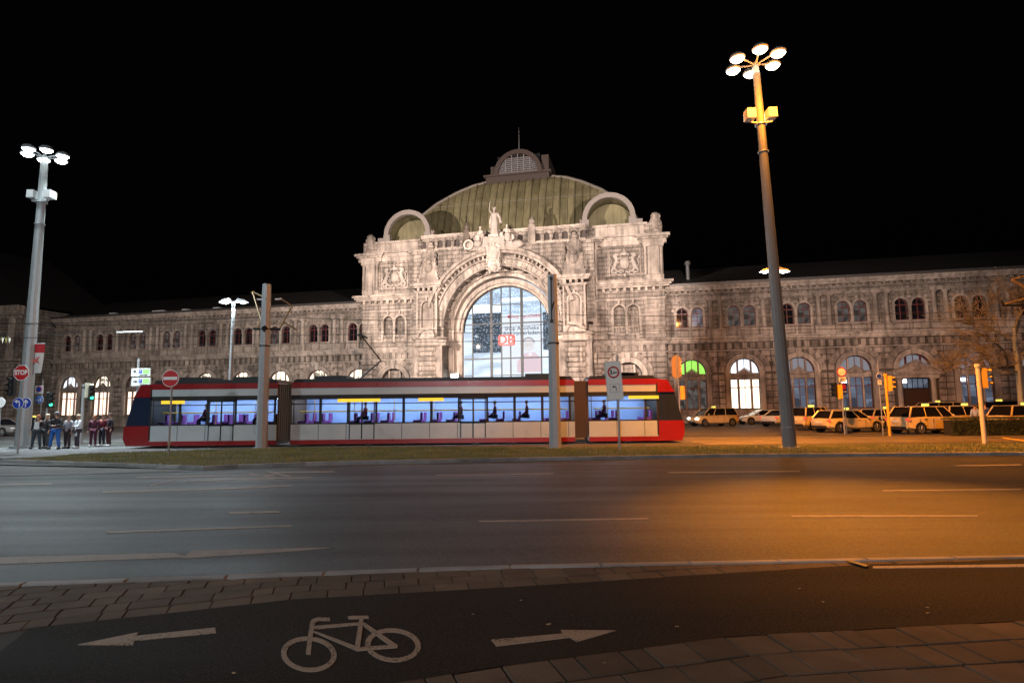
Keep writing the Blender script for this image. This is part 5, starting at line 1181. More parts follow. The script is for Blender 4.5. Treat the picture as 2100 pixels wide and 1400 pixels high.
def seat_statue(x, y, z, rz, s, label, mirror):
    t = empty('statue', (0, 0, 0), 0, label, 'statue'); t.location = STATION_LOC + FU*x + FN*y + Vector((0, 0, z)); t.rotation_euler = (0, 0, -TH+rz); t.scale = (s*mirror, s, s)
    J = skeleton(dict(SIT, wrr=(.30,-.30,1.0), par=(.34,-.36,1.0), elr=(.32,-.05,1.10), kl=0) if False else dict(SIT, wrr=(.34,-.28,1.02), par=(.4,-.32,1.02), elr=(.30,-.03,1.12)))
    V = {a: (J[a], r) for a, r in RB.items()}; E = [('pelvis','belly'),('belly','chest'),('chest','neck'),('neck','headb'),('headb','head'),('head','crown')]
    for n in 'lr':
        for a, r in RL.items(): V[a+n] = (J[a+n], r*1.25 if not isinstance(r, tuple) else r)
        E += [('chest','sh'+n),('sh'+n,'el'+n),('el'+n,'wr'+n),('wr'+n,'pa'+n),('pelvis','hip'+n),('hip'+n,'kn'+n),('kn'+n,'an'+n),('an'+n,'to'+n)]
        fingers(J, n, V, E)
    link('body', skin_mesh('body', V, E, M_STAT), t)
    mb = MB(); mb.ball((0, .02, 1.2), .19, .15, .3, 12, 8); mb.ball((0, -.2, .86), .25, .32, .14, 12, 8); mb.ball((0, -.38, .6), .24, .14, .34, 12, 8); mb.ball((0, .02, 1.66), .1, .1, .08); mb.build('robe', M_STAT, t, True)
    MB().box(-.35, .35, -.2, .35, .2, .8).ball((.45, -.25, .85), .16, .16, .22).ball((-.4, -.1, .7), .2, .2, .25).build('seat', M_STAT, t, True)
seat_statue(-2.75, 3.6, 19.75, R(-25), 1.45, 'pale seated stone figure at the left foot of the crowning statue', 1)
seat_statue(.35, 3.6, 19.75, R(20), 1.45, 'pale seated stone figure at the right foot of the crowning statue', -1)
cw = empty('stone_plinth', STATION_LOC, -TH, 'carved stone base with wheel and bales under the crowning statue group', 'statue base')
mb = MB(); mb.box(-2.3, .2, -4.2, -2.6, 19.6, 20.85); mb.box(-3.9, 1.7, -4.0, -2.6, 19.4, 20.1); mb.ball((-3.7, -3.9, 20.0), .6, .5, .5); mb.ball((-2.9, -4.1, 20.15), .5, .35, .45); mb.ball((1.6, -3.8, 19.9), .65, .4, .45)
for i in range(5): mb.cone((-4.4+i*.35, -4.0, 19.5), (-4.35+i*.35, -4.0, 20.4-.12*abs(i-2)), .15, .12, 8)
mb.build('base', M_STAT, cw, True)
w_ = MB().ring(-3.9, 20.0, .42, .58, -4.45, -4.25, 0, 360, 20).build('wheel', M_STAT, cw)
# ================================================================== MASTS AND LAMPS
def topz(px, py, Y): return at(px, py, Y).z
def lamp_light(name, loc, power, c, parent, r=.25, spot=None, target=None, blend=.6):
    l = bpy.data.lights.new(name, 'SPOT' if spot else 'POINT'); l.energy = power; l.color = c; l.shadow_soft_size = r
    o = bpy.data.objects.new(name, l); col.objects.link(o)
    if spot: l.spot_size = R(spot); l.spot_blend = blend; d = Vector(target)-Vector(loc); o.rotation_euler = d.to_track_quat('-Z', 'Y').to_euler()
    o.location = Vector(loc)-parent.location; o.parent = parent; return o
ORANGE = (1, .30, .02); WHT = (.80, .95, 1); FLOOD = (1, .82, .71)
def mast(base, zt, zbox, r0, r1, colr, label, glowm, mc=(.15, .16, .165), ry=1.15, heads=6, ph=0):
    t = empty('lamp_mast', (base[0], base[1], 0), 0, label, 'lamp mast')
    MB().cone((0,0,0), (0,0,zt), r0, r1, 12, ph=.2).build('pole', plain('mast_grey_%s' % (mc[0],), mc, .45, .1, vary=.12), t)
    MB().cone((0,0,0), (0,0,.12), r0*1.6, r0*1.6, 12).cone((0,0,.9), (0,0,.92), r0*1.02, r0*1.02, 12).build('base_plate', M_GALV, t)
    MB().cone((0,0,zt), (0,0,zt+.5), r1*.8, r1*.8, 12).cone((0,0,zt*.78), (0,0,zt*.78+.05), r1*1.5, r1*1.5, 12).cone((0,0,zbox-.45), (0,0,zbox-.40), r1*1.7, r1*1.7, 12).build('collar', M_GALV, t)
    for i in range(heads):
        a = ph+2*math.pi*i/heads; c = (ry*math.cos(a), ry*math.sin(a), zt+.55)
        h = MB().tube([(0,0,zt+.4), (c[0]*.85, c[1]*.85, zt+.62)], .04).lathe((c[0], c[1], c[2]-.02), [(.30,0),(.33,.06),(.26,.18),(.10,.26)], 16).build('lamp_head', M_POLE, t, True)
        MB().lathe((c[0], c[1], c[2]-.16), [(.06,0),(.2,.04),(.29,.13)], 16).build('diffuser', glowm, h, True)
    for s in (-1, 1):
        b = MB().tube([(0,0,zbox-.35), (s*.45,-.1,zbox-.35)], .04).cbox((s*.45, -.05, zbox), (.36, .45, .42)).cbox((s*.45, .20, zbox-.02), (.32, .04, .36)).build('flood_box', plain('flood_box_grey', (.38, .38, .38), .5), t)
        MB().cbox((s*.45, .24, zbox), (.30, .02, .34)).build('flood_glass', glow('flood_glass', (1, .85, .75), 10), b)
    return t
G_ORL = glow('lamp_diffuser_orange', (1, .80, .55), 16); G_WHL = glow('lamp_diffuser_white', (.9, 1, 1), 16)
BR = gp(1620, 922); zR = topz(1551, 152, BR[1]); zbR = topz(1556, 236, BR[1])
MR = mast(BR, zR, zbR, .27, .15, ORANGE, 'very tall grey mast with six glowing orange lamps and two flood boxes', G_ORL, ry=.95, ph=.35)
MR.rotation_euler = (0, math.atan2(at(1551, 152, BR[1]).x-BR[0], zR), 0)
BL = gp(45, 919); zL = topz(91, 338, BL[1]); zbL = topz(86, 400, BL[1])
ML = mast(BL, zL, zbL, .34, .17, WHT, 'tall grey mast with white lamps behind the stop sign at the left edge', G_WHL, (.30, .32, .33), ry=.85, ph=.2)
ML.rotation_euler = (0, math.atan2(at(91, 338, BL[1]).x-BL[0], zL), 0)
def head_lights(B, z, ry, ph, P_, c, par):
    for i in range(6):
        a = ph+2*math.pi*i/6; x, y = B[0]+ry*math.cos(a), B[1]+ry*math.sin(a)
        k_ = 1.0+1.5*math.sin(a) if math.sin(a) > 0 else .25; k_ *= (1+1.4*math.cos(a) if math.cos(a) > 0 else .45) if c is ORANGE and math.sin(a) > 0 else 1; lamp_light('lamp_light', (x, y, z+.30), P_/6*k_, c, par, .2, 125, (x+9*math.cos(a), y+9*math.sin(a), 3), .7)
head_lights(BR, zR, .95, .35, 52000, ORANGE, MR)
lamp_light('lamp_light', (BR[0], BR[1]-1.3, zR+.3), 46000, ORANGE, MR, .2, 29, (6.6, 10.2, 0), 1.0)  # extra spot without a head, added for the orange pool on the road
lamp_light('lamp_light', (BR[0]-.2, BR[1]-1.6, zR-1.5), 1500, ORANGE, MR, .2)  # point light with no fitting, added to brighten the upper pole
lamp_light('lamp_light', (BL[0]+1, BL[1]-1, zL+.3), 5000, WHT, ML, .2, 24, (-10.5, 10.5, 0), 1.0)  # spot added at the left mast for a bluish patch of road
head_lights(BL, zL, .85, .2, 36000, WHT, ML)
def hallp(x, off, z): return STATION_LOC + FU*x + FN*off + Vector((0, 0, z))
lamp_light('flood_beam', (BR[0]+.55, BR[1]+.8, zbR), 95000, FLOOD, MR, .07, 58, hallp(1.5, 1, 16), .45)
lamp_light('flood_beam', (BL[0]+.55, BL[1]+.8, zbL), 125000, FLOOD, ML, .07, 50, hallp(-2, 1, 16), .45)
lamp_light('flood_beam', (BR[0]-.55, BR[1]+.8, zbR), 40000, FLOOD, MR, .16, 44, hallp(36, 0, 14), 1.0)
lamp_light('flood_beam', (BL[0]-.55, BL[1]+.8, zbL), 38000, FLOOD, ML, .16, 85, hallp(-42, 0, 8), 1.0)
SB = empty('added_street_lamp', (9.0, -15.0, 0), 0, 'unseen street lamp added on the pavement behind the cycle path', 'street lamp')  # out of view, added to warm the near paving
MB().cone((0,0,0), (0,0,11), .14, .08, 10).tube([(0,0,10.9), (0,1.6,11.3)], .05).build('pole', M_POLE, SB); hb = MB().cbox((0, 1.9, 11.3), (.35, .9, .16)).build('lamp_head', M_GALV, SB); MB().cbox((0, 1.9, 11.2), (.28, .7, .04)).build('diffuser', glow('lamp_diffuser_warm', (1, .72, .45), 12), hb)
lamp_light('lamp_light', (9.0, -13.1, 11.1), 2400, (1, .46, .18), SB, .3)
SD = empty('added_street_lamp', (-7.0, -38.0, 0), 0, 'unseen street lamp added far behind the cycle path across the square', 'street lamp')  # out of view, added to light sign faces and tram side from the front
MB().cone((0,0,0), (0,0,9.4), .14, .08, 10).tube([(0,0,9.3), (0,1.4,9.6)], .05).build('pole', M_POLE, SD); hb = MB().cbox((0, 1.7, 9.6), (.4, .9, .16)).build('lamp_head', M_GALV, SD); MB().cbox((0, 1.7, 9.5), (.3, .7, .04)).build('diffuser', glow('lamp_diffuser_cold', (.8, .95, 1), 12), hb)
lamp_light('lamp_light', (-7.0, -36.3, 9.3), 30000, (.93, .95, 1), SD, .3)
SC = empty('added_street_lamp', (-27.0, 7.0, 0), 0, 'tall white unseen street lamp added beyond the left edge of the road', 'street lamp')  # out of view, added for cold light on the left of the road
MB().cone((0,0,0), (0,0,14), .2, .1, 10).tube([(0,0,13.9), (1.6,0,14.3)], .05).build('pole', M_POLE, SC); hb = MB().cbox((1.9, 0, 14.3), (.9, .35, .16)).build('lamp_head', M_GALV, SC); MB().cbox((1.9, 0, 14.2), (.7, .28, .04)).build('diffuser', glow('lamp_diffuser_cold', (.8, .95, 1), 12), hb)
lamp_light('lamp_light', (-25.1, 7.0, 14.1), 9000, WHT, SC, .3)
# small twin-head lamps
def twin(base, zt, label, pw=1600):
    t = empty('twin_lamp_post', (base[0], base[1], 0), 0, label, 'street lamp')
    MB().cone((0,0,0), (0,0,zt), .13, .09, 10).build('pole', M_POLE, t); MB().tube([(-.3,0,zt+.02), (.3,0,zt+.02)], .04).build('arm', M_GALV, t)
    for s in (-1, 1):
        h = MB().add([(s*.2,-.18,zt+.05),(s*.85,-.12,zt-.02),(s*.85,.12,zt-.02),(s*.2,.18,zt+.05),(s*.25,-.12,zt+.22),(s*.7,-.08,zt+.12),(s*.7,.08,zt+.12),(s*.25,.12,zt+.22)], [(0,1,5,4),(1,2,6,5),(2,3,7,6),(3,0,4,7),(4,5,6,7),(3,2,1,0)]).build('lamp_head', M_GALV, t)
        MB().add([(s*.2,-.17,zt+.04),(s*.84,-.11,zt-.03),(s*.84,.11,zt-.03),(s*.2,.17,zt+.04),(s*.5,-.1,zt-.12),(s*.5,.1,zt-.12)], [(0,4,5,3),(4,1,2,5),(0,1,4),(3,5,2)]).build('diffuser', glow('small_lamp_diffuser', (.85, .97, 1), 14), h)
    lamp_light('lamp_light', (base[0], base[1], zt-.3), pw, WHT, t, .3)
    return t
b_ = (at(470, 850, 36.5).x, 36.5); twin(b_, topz(480, 619, 36.5), 'short twin-headed street lamp with white light left of the left catenary mast')
b_ = (at(1606, 850, 34.5).x, 34.5); twin(b_, topz(1597, 556, 34.5), 'twin-headed street lamp with white light half hidden by the tall orange-lit mast', 300)
# lamp on the forecourt hung out of frame lights the station forecourt from the overhead wires
# ---- catenary masts
def cat_mast(base, zt, label):
    t = empty('catenary_mast', (base[0], base[1], 0), 0, label, 'mast'); MB().cone((0,0,0), (0,0,zt), .27, .20, 8, ph=.39).cone((0,0,0), (0,0,.1), .4, .4, 8).build('pole', M_POLE, t)
    MB().cone((0,0,zt-7+4), (0,0,zt-7+4.06), .26, .26, 8, ph=.39).build('band', M_DARK, t); return t
C1 = gp(536, 921); z1 = topz(547, 583, C1[1]); m1 = cat_mast(C1, z1, 'octagonal grey catenary mast left of the hall with ochre bracket arms')
C2 = gp(1139, 923); z2 = topz(1131, 564, C2[1]); m2 = cat_mast(C2, z2, 'octagonal catenary mast in front of the glass arch, lit orange on one side')
def loc(px, py, Y, b): p = at(px, py, Y); return (p.x-b[0], p.y-b[1], p.z)
Y = C1[1]; P = lambda px, py, dy=0: loc(px, py, Y+dy, C1)
MB().tube([P(546, 612, -.2), P(518, 598, 2.2)], .035).tube([P(518, 598, 2.2), P(541, 673, -.1)], .04).tube([P(518, 598, 2.2), P(519.5, 602, 2.2)], .1).tube([P(575, 612, 1.0), P(599, 627, 3)], .03).tube([P(599, 627, 3), P(574, 672, 3)], .05).tube([P(581, 661, 3), P(608, 676, 3)], .04).tube([P(527, 672, 2), P(536, 659, 2)], .04).build('bracket_arm', M_BRASS, m1)
MB().tube([P(520, 674, .3), P(541, 675, .3)], .06).tube([P(549, 675, .3), P(575, 675, .4)], .07).tube([P(541, 610, 0), P(548, 616, 0)], .12).tube([P(540, 671, -.2), P(546, 677, -.2)], .14).build('insulator', M_DARK, m1)
MB().tube([P(527, 614, .6), P(542, 614, .6)], .04).tube([P(564, 614, .8), P(577, 613, .8)], .05).build('sleeve', M_WHITE, m1)
Y = C2[1]; P = lambda px, py, dy=0: loc(px, py, Y+dy, C2)
MB().tube([P(1130, 567, -.28), P(1131, 655, -.28)], .035).tube([P(1136, 618, -.35), P(1131, 635, -.3)], .03).cbox(P(1131, 658, -.3), (.14, .14, .12)).cbox(P(1130, 571, -.28), (.12, .12, .12)).build('bracket_arm', M_DARK, m2)
MB().tube([P(1130, 571, 0), P(1129, 560, 4)], .03).tube([P(1131, 658, 0), P(1129.5, 650, 4)], .03).build('cantilever', M_BRASS, m2)
am = empty('catenary_bracket', (27.5, 30, 0), 0, 'ochre catenary bracket arm reaching in at the right edge below the roof', 'bracket arm')
P = lambda px, py, dy=0: tuple(at(px, py, 30+dy)-Vector((27.5, 30, 0)))
MB().tube([P(2075, 574), P(2160, 548)], .045).tube([P(2076, 574), P(2130, 606)], .06).tube([P(2056, 625), P(2150, 600)], .045).build('bracket_arm', M_BRASS, am); MB().tube([P(2052, 616), P(2055, 625)], .08).tube([P(2056, 626), P(2120, 626)], .05).build('insulator', M_DARK, am)
MB().cone(P(2135, 560), (P(2135, 560)[0], P(2135, 560)[1], 0), .18, .25, 8).build('pole', M_POLE, am)
# ---- overhead wires
def wire(a, b, sag, label, r=.016, n=14):
    a, b = Vector(a), Vector(b); pts = [a.lerp(b, i/n)-Vector((0, 0, sag*4*(i/n)*(1-i/n))) for i in range(n+1)]
    return tag(MB().tube(pts, r, 4).build('overhead_wire', M_DARK), label, 'wire', 'overhead wires above the tram tracks')
W = at(0, 640, 30)
for (y, z, sg, lab) in ((31.2, 5.65, 0, 'contact wire over the nearer tram track'), (35.2, 5.65, 0, 'contact wire over the farther tram track'), (31.2, 6.6, .25, 'messenger wire over the nearer tram track'), (35.2, 6.6, .25, 'messenger wire over the farther tram track')):
    for a, b, wh in ((-60, C1[0], 'left of the left catenary mast'), (C1[0], C2[0], 'between the two catenary masts'), (C2[0], 27.5, 'right of the right catenary mast'), (27.5, 60, 'at the far right edge')): wire((a, y, z), (b, y, z), sg, lab+', '+wh)
wire(at(547, 655, C1[1]), at(0, 662, 30), .2, 'span wire from the left catenary mast to the left edge')
wire(at(1137, 590, C2[1]), hallp(9, 4, 16), .2, 'thin span wire from the right catenary mast to the hall')
wire(at(1137, 655, C2[1]), hallp(14, 1, 9.5), .3, 'thin span wire from the right catenary mast to the right tower')
wire(at(62, 690, BL[1]), at(110, 664, 40), .1, 'stay wire running right from the left lamp mast')
hl = at(240, 682, 33); hr_ = at(292, 680, 33)
t = empty('hanging_tube_lamp', hl, 0, 'slim white tube lamp hanging on a wire before the left wing', 'lamp'); MB().tube([(0,0,0), tuple(hr_-hl)], .05, 6).build('tube', plain('pale_tube', (.8, .85, .85), .4), t); MB().tube([(0, 0, .05), (0, 0, .3)], .01).tube([tuple(hr_-hl), tuple(hr_-hl+Vector((0, 0, .3)))], .01).build('hanger', M_DARK, t)
# ================================================================== SIGNS
def pole_thing(name, px, py, r, ztop_px, label, cat, mat=None, Y=None):
    b = gp(px, py) if Y is None else (at(px, py, Y).x, Y); z = at(ztop_px[0], ztop_px[1], b[1]).z
    t = empty(name, (b[0], b[1], 0), 0, label, cat); MB().cone((0,0,0), (0,0,z), r, r, 10).build('pole', mat or M_GALV, t); return t, b
def rel(px, py, b, dy=-.06): p = at(px, py, b[1]+dy); return (p.x-b[0], dy, p.z)
def discsign(t, c, r, mats, th=.02, rim=.12, name='sign_plate'):
    p = MB().disc(c[0], c[2], r, c[1], c[1]+th, 28).build(name, mats[0], t); MB().disc(c[0], c[2], r*(1-rim), c[1]-.006, c[1], 28).build('sign_face', mats[1], p); return p
t, b = pole_thing('no_entry_sign', 345, 940, .035, (350, 765), 'round red no entry sign with white bar on a grey pole in the grass', 'road sign'); c = rel(349.5, 775.5, b)
p = discsign(t, c, .33, (M_WHITE, M_SRED), rim=.07); MB().box(c[0]-.27, c[0]+.27, c[1]-.012, c[1]-.006, c[2]-.06, c[2]+.06).build('white_bar', M_WHITE, p)
MB().cone((0,0,.55), (0,0,.62), .06, .06, 8).build('clamp', M_BRASS, t)
# stop sign with arrow discs
t, b = pole_thing('stop_sign', 36, 930, .04, (44, 750), 'red octagonal STOP sign above two round blue arrow signs', 'road sign'); c = rel(43.5, 764, b)
oc = lambda r: [(c[0]+r*math.cos(R(22.5+45*i)), c[2]+r*math.sin(R(22.5+45*i))) for i in range(8)]
p = MB().xz(oc(.37), c[1], c[1]+.02).build('sign_plate', M_WHITE, t); MB().xz(oc(.34), c[1]-.006, c[1]).build('sign_face', M_SRED, p); lettering('STOP', .30, M_WHITE, p, (c[0], c[1]-.012, c[2]), sx=.78, bold=.012)
def arrow_left(cx, cz, s, y0, y1):   # up then bent to the left
    return MB().xz([(cx+.12*s, cz-.4*s), (cx+.22*s, cz-.4*s), (cx+.22*s, cz+.1*s), (cx+.12*s, cz+.28*s), (cx-.1*s, cz+.28*s), (cx-.1*s, cz+.42*s), (cx-.38*s, cz+.2*s), (cx-.1*s, cz-.02*s), (cx-.1*s, cz+.14*s), (cx+.05*s, cz+.14*s), (cx+.12*s, cz+.05*s)], y0, y1)
def arrow_up(cx, cz, s, y0, y1, tilt=0):
    pts = [(-.06, -.45), (.06, -.45), (.06, .12), (.26, -.02), (.26, .14), (0, .45), (-.26, .14), (-.26, -.02), (-.06, .12)]
    q = [(cx+s*(x*math.cos(tilt)-z*math.sin(tilt)), cz+s*(x*math.sin(tilt)+z*math.cos(tilt))) for x, z in pts]; return MB().xz(q, y0, y1)
c = rel(37, 826.5, b, -.08); p = discsign(t, c, .25, (M_WHITE, M_SBLUE), rim=.08); arrow_left(c[0], c[2], .42, c[1]-.014, c[1]-.007).build('arrow', M_WHITE, p)
c = rel(53, 826.5, b, -.03); p = discsign(t, c, .25, (M_WHITE, M_SBLUE), rim=.08); arrow_up(c[0], c[2], .4, c[1]-.014, c[1]-.007).build('arrow', M_WHITE, p)
def signal(parent, c, lit=None, mat=None, rz=0, name='signal_head'):
    h = empty('x', (0,0,0)) if False else None
    m_ = Matrix.Rotation(rz, 3, 'Z'); mb = MB(); mb.cbox(c, (.26, .2, .86), m_); o = mb.build(name, mat or M_DARK, parent)
    for i, dz in enumerate((.27, 0, -.27)):
        f = Vector(c)+m_ @ Vector((0, -.11, dz)); v = m_ @ Vector((0, -1, 0)); MB().cone(f, f+v*.02, .09, .09, 14).build('lens', (glow('signal_%d' % i, [(1, .05, .02), (1, .6, .05), (.05, 1, .45)][i], 3) if lit == i else M_BLACK), o)
        mb = MB(); u = v.cross(Vector((0, 0, 1)))
        for k in range(6):
            a0, a1 = R(20+k*23.3), R(20+(k+1)*23.3); q = [f+u*math.cos(a)*.11+Vector((0, 0, 1))*math.sin(a)*.11 for a in (a0, a1)]; mb.add([q[0], q[1], q[1]+v*.18, q[0]+v*.18], [(0,1,2,3)])
        mb.build('visor', M_DARK if mat is None else mat, o)
    return o
c = rel(29, 792, b, .2); signal(t, (c[0], .1, c[2]))
# parking + shared path signs
t, b = pole_thing('parking_sign', 78, 916, .03, (81, 778), 'white square sign with violet disc above a round blue shared path sign', 'road sign', Y=32.5)
c = rel(80, 799, b); p = MB().box(c[0]-.22, c[0]+.22, c[1], c[1]+.02, c[2]-.22, c[2]+.22).build('sign_plate', M_WHITE, t); MB().disc(c[0], c[2]+.03, .15, c[1]-.008, c[1], 20).build('rim', M_SRED, p); MB().disc(c[0], c[2]+.03, .12, c[1]-.014, c[1]-.008, 20).build('disc', M_SBLUE, p)
c = rel(80, 819, b); p = discsign(t, c, .22, (M_WHITE, plain('sky_blue_sign', (.02, .16, .6), .4)), rim=.06)
MB().box(c[0]-.01, c[0]+.01, c[1]-.014, c[1]-.007, c[2]-.15, c[2]+.15).ball((c[0]+.09, c[1]-.012, c[2]+.08), .025, .004, .025).xz([(c[0]+.06, c[2]-.1), (c[0]+.12, c[2]-.1), (c[0]+.13, c[2]+.05), (c[0]+.05, c[2]+.05)], c[1]-.014, c[1]-.007).ring(c[0]-.13, c[2]-.03, .03, .042, c[1]-.014, c[1]-.007, 0, 360, 12).ring(c[0]-.05, c[2]-.03, .03, .042, c[1]-.014, c[1]-.007, 0, 360, 12).build('symbol', M_WHITE, p)
# signals at left
def light_pole(px, py, top, heads, label, Y, polemat=None, r=.06, cap=True):
    b = (at(px, py, Y).x, Y); z = at(top[0], top[1], Y).z; t = empty('traffic_light', (b[0], b[1], 0), 0, label, 'traffic light'); MB().cone((0,0,0), (0,0,z), r, r, 12).build('pole', polemat or M_GALV, t)
    if cap: MB().cone((0,0,z), (0,0,z+.12), r*1.35, r*1.35, 12).build('cap', polemat or M_GALV, t)
    for (hx, hy, lit, mat, rz) in heads:
        c = rel(hx, hy, b, 0); signal(t, c, lit, mat, R(rz)); MB().tube([(0, 0, c[2]+.3), (c[0], 0, c[2]+.3)], .02).tube([(0, 0, c[2]-.3), (c[0], 0, c[2]-.3)], .02).build('bracket', M_DARK, t)
    return t
light_pole(92, 900, (95, 808), [(102, 820, 2, None, 70)], 'traffic light with green lens on a pale pole behind the waiting people', 36)
light_pole(166, 890, (171, 792), [(179, 800, None, plain('cream_signal_back', (.5, .48, .36), .5), 140), (187, 806, 2, None, 60)], 'traffic light with cream backed signal head just left of the tram', 35.5, r=.09)
M_Y = M_SYEL
light_pole(1732, 884, (1716, 780), [(1711, 799, None, None, -60), (1722, 803, None, M_Y, 180)], 'traffic light with black lenses and yellow back beside the taxi signs', 37.2, M_GALV, .045)
light_pole(1825, 893, (1812, 770), [(1824, 786, None, M_Y, 75)], 'slim ochre pole with yellow signal head right of the taxi signs', 35.0, M_SYEL, .07)
light_pole(2020, 912, (2001, 752), [(2017, 775, None, M_Y, 75)], 'thick yellow signal pole with yellow signal head at the far right', 26.4, plain('ochre_pole', (.62, .50, .30), .5), .09)
light_pole(1396, 890, (1396, 795), [(1400, 805, None, M_Y, 150)], 'yellow signal head behind the right end of the tram', 39.0, M_GALV, .05)
# back of a warning shield
t, b = pole_thing('signal_backing_board', 1396, 890, .03, (1388, 726), 'brown oval backing board seen from behind over the tram end', 'signal board', Y=39.2)
c = rel(1388, 752, b, -.03); mb = MB(); P_ = []
for i in range(24): a = 2*math.pi*i/24; P_.append((c[0]+.32*math.cos(a), c[2]+(.42 if math.sin(a) > 0 else -.42)+.32*math.sin(a)))
mb.xz(P_, .02, .05); mb.build('board', plain('brown_board', (.30, .19, .10), .6), t); MB().box(c[0]-.02, c[0]+.02, -.03, .02, c[2]-.9, c[2]+.75).build('rib', M_GALV, t)
for dz in (.3, .12, -.12, -.3): MB().cone((c[0]+.27, .04, c[2]+dz), (c[0]+.27, -.02, c[2]+dz), .05, .05, 10).build('lens', plain('pale_lens', (.8, .7, .5), .4), t)
# taxi signs
t, b = pole_thing('taxi_sign', 1737, 889, .03, (1725, 752), 'round red-rimmed no vehicles sign above TAXI plate and blue no stopping TAXI sign', 'road sign'); c = rel(1726, 762.5, b)
p = discsign(t, c, .30, (M_SRED, plain('sign_cream', (.8, .74, .62), .5)), rim=.2)
c = rel(1728, 778, b); p = MB().box(c[0]-.22, c[0]+.22, c[1], c[1]+.02, c[2]-.15, c[2]+.15).build('sign_plate', MATS['sign_cream'], t); lettering('TAXI', .15, M_SBLK, p, (c[0], c[1]-.008, c[2]+.02), bold=.003); lettering('frei', .07, M_SBLK, p, (c[0], c[1]-.008, c[2]-.09))
c = rel(1729.5, 796, b); p = MB().box(c[0]-.24, c[0]+.24, c[1], c[1]+.02, c[2]-.36, c[2]+.34).build('sign_plate', plain('deep_blue_sign', (.01, .015, .12), .4), t)
MB().ring(c[0], c[2]+.1, .14, .17, c[1]-.008, c[1], 0, 360, 24).xz([(c[0]-.12, c[2]+.0), (c[0]-.09, c[2]-.03), (c[0]+.12, c[2]+.19), (c[0]+.09, c[2]+.22)], c[1]-.008, c[1]).xz([(c[0]+.12, c[2]+.0), (c[0]+.09, c[2]-.03), (c[0]-.12, c[2]+.19), (c[0]-.09, c[2]+.22)], c[1]-.016, c[1]-.009).build('no_stopping_symbol', M_SRED, p)
lettering('TAXI', .17, M_WHITE, p, (c[0], c[1]-.008, c[2]-.22), bold=.003)
# blue disc on the ochre pole
t = empty('small_blue_sign', (at(1803, 770, 35.2).x, 35.2, 0), 0, 'small round blue sign and small white plate on the ochre pole', 'road sign'); b = (t.location.x, 35.2); MB().cone((0, .05, 0), (0, .05, at(1803, 740, 35.2).z), .03, .03, 8).build('pole', M_GALV, t)
c = rel(1803, 771, b); discsign(t, c, .16, (M_WHITE, M_SBLUE)); c = rel(1804, 784, b); p = MB().box(c[0]-.11, c[0]+.11, c[1], c[1]+.02, c[2]-.13, c[2]+.13).build('sign_plate', M_WHITE, t); arrow_left(c[0], c[2], .15, c[1]-.008, c[1]).build('arrow', M_SBLK, p)
# 3.6 m height sign
t, b = pole_thing('height_limit_sign', 1271, 927, .045, (1259, 729), 'tall white sign with red ring reading 3,6 m and a left turn arrow', 'road sign'); t.rotation_euler = (0, 0, 0)
c = rel(1259.5, 780, b, -.08); sg = empty('panel', (0,0,0)) if False else None
hx, hz = .32, .77
pm = Matrix.Translation(c) @ Matrix.Rotation(R(-3.5), 4, 'Y')
p = MB().xz(rrect(-hx, hx, -hz, hz, .06), 0, .06).build('sign_panel', plain('sign_side', (.55, .62, .60), .4), t); p.matrix_local = pm
MB().xz(rrect(-hx+.025, hx-.025, -hz+.025, hz-.025, .05), -.004, 0).build('sign_face', plain('sign_white', (.78, .82, .80), .4), p)
mb = MB().ring(0, .33, .175, .24, -.012, -.005, 0, 360, 36)
mb.build('red_ring', M_SRED, p); p.children[-1]
lettering('3', .24, M_SBLK, p, (-.10, -.012, .33), bold=.01, sx=.9); lettering(',6', .15, M_SBLK, p, (-.005, -.012, .31), bold=.004); lettering('m', .15, M_SBLK, p, (.10, -.012, .32), bold=.004)
MB().xz([(-.05, .555), (.05, .555), (0, .49)], -.014, -.012).xz([(-.05, .105), (.05, .105), (0, .17)], -.014, -.012).build('marker', M_SBLK, p)
MB().box(-.19, .19, -.01, -.004, -.47, -.13).build('plate_border', M_SBLK, p); MB().box(-.182, .182, -.013, -.01, -.462, -.138).build('plate_face', MATS['sign_white'], p)
arrow_left(0, -.30, .28, -.018, -.013).build('arrow', M_SBLK, p)
for i, ch in enumerate(p.children):
    if ch.name.startswith('red_ring'): ch.scale = (1, 1, 1)
# parking guidance signs
t, b = pole_thing('parking_guide_sign', 276, 890, .06, (277, 735), 'two stacked white parking guide signs with black arrows and green displays', 'sign', Y=36.5, mat=M_POLE)
for k, (cy, ar) in enumerate(((763, 1), (782.5, 0))):
    c = rel(289, cy, b, -.1); p = MB().box(c[0]-.55, c[0]+.55, c[1]-.04, c[1]+.06, c[2]-.24, c[2]+.24).build('sign_panel', plain('sign_lit_white', (.62, .66, .64), .5), t)
    x = c[0]-.32; z = c[2]+.02
    if ar: arrow_up(x, z, .28, c[1]-.05, c[1]-.042, R(45)).build('arrow', M_SBLK, p)
    else: arrow_up(x, z, .28, c[1]-.05, c[1]-.042, R(-90)).build('arrow', M_SBLK, p)
    MB().box(c[0]-.10, c[0]+.08, c[1]-.05, c[1]-.042, c[2]-.06, c[2]+.16).build('parking_symbol', M_SBLUE, p); lettering('P', .18, M_WHITE, p, (c[0]-.01, c[1]-.055, c[2]+.05))
    MB().box(c[0]+.14, c[0]+.50, c[1]-.05, c[1]-.042, c[2]-.08, c[2]+.18).build('green_display', glow('green_display', (.30, 1, .22), 1.5), p)
    MB().box(c[0]-.05, c[0]+.42, c[1]-.05, c[1]-.042, c[2]-.19, c[2]-.15).build('name_line', M_SBLK, p)
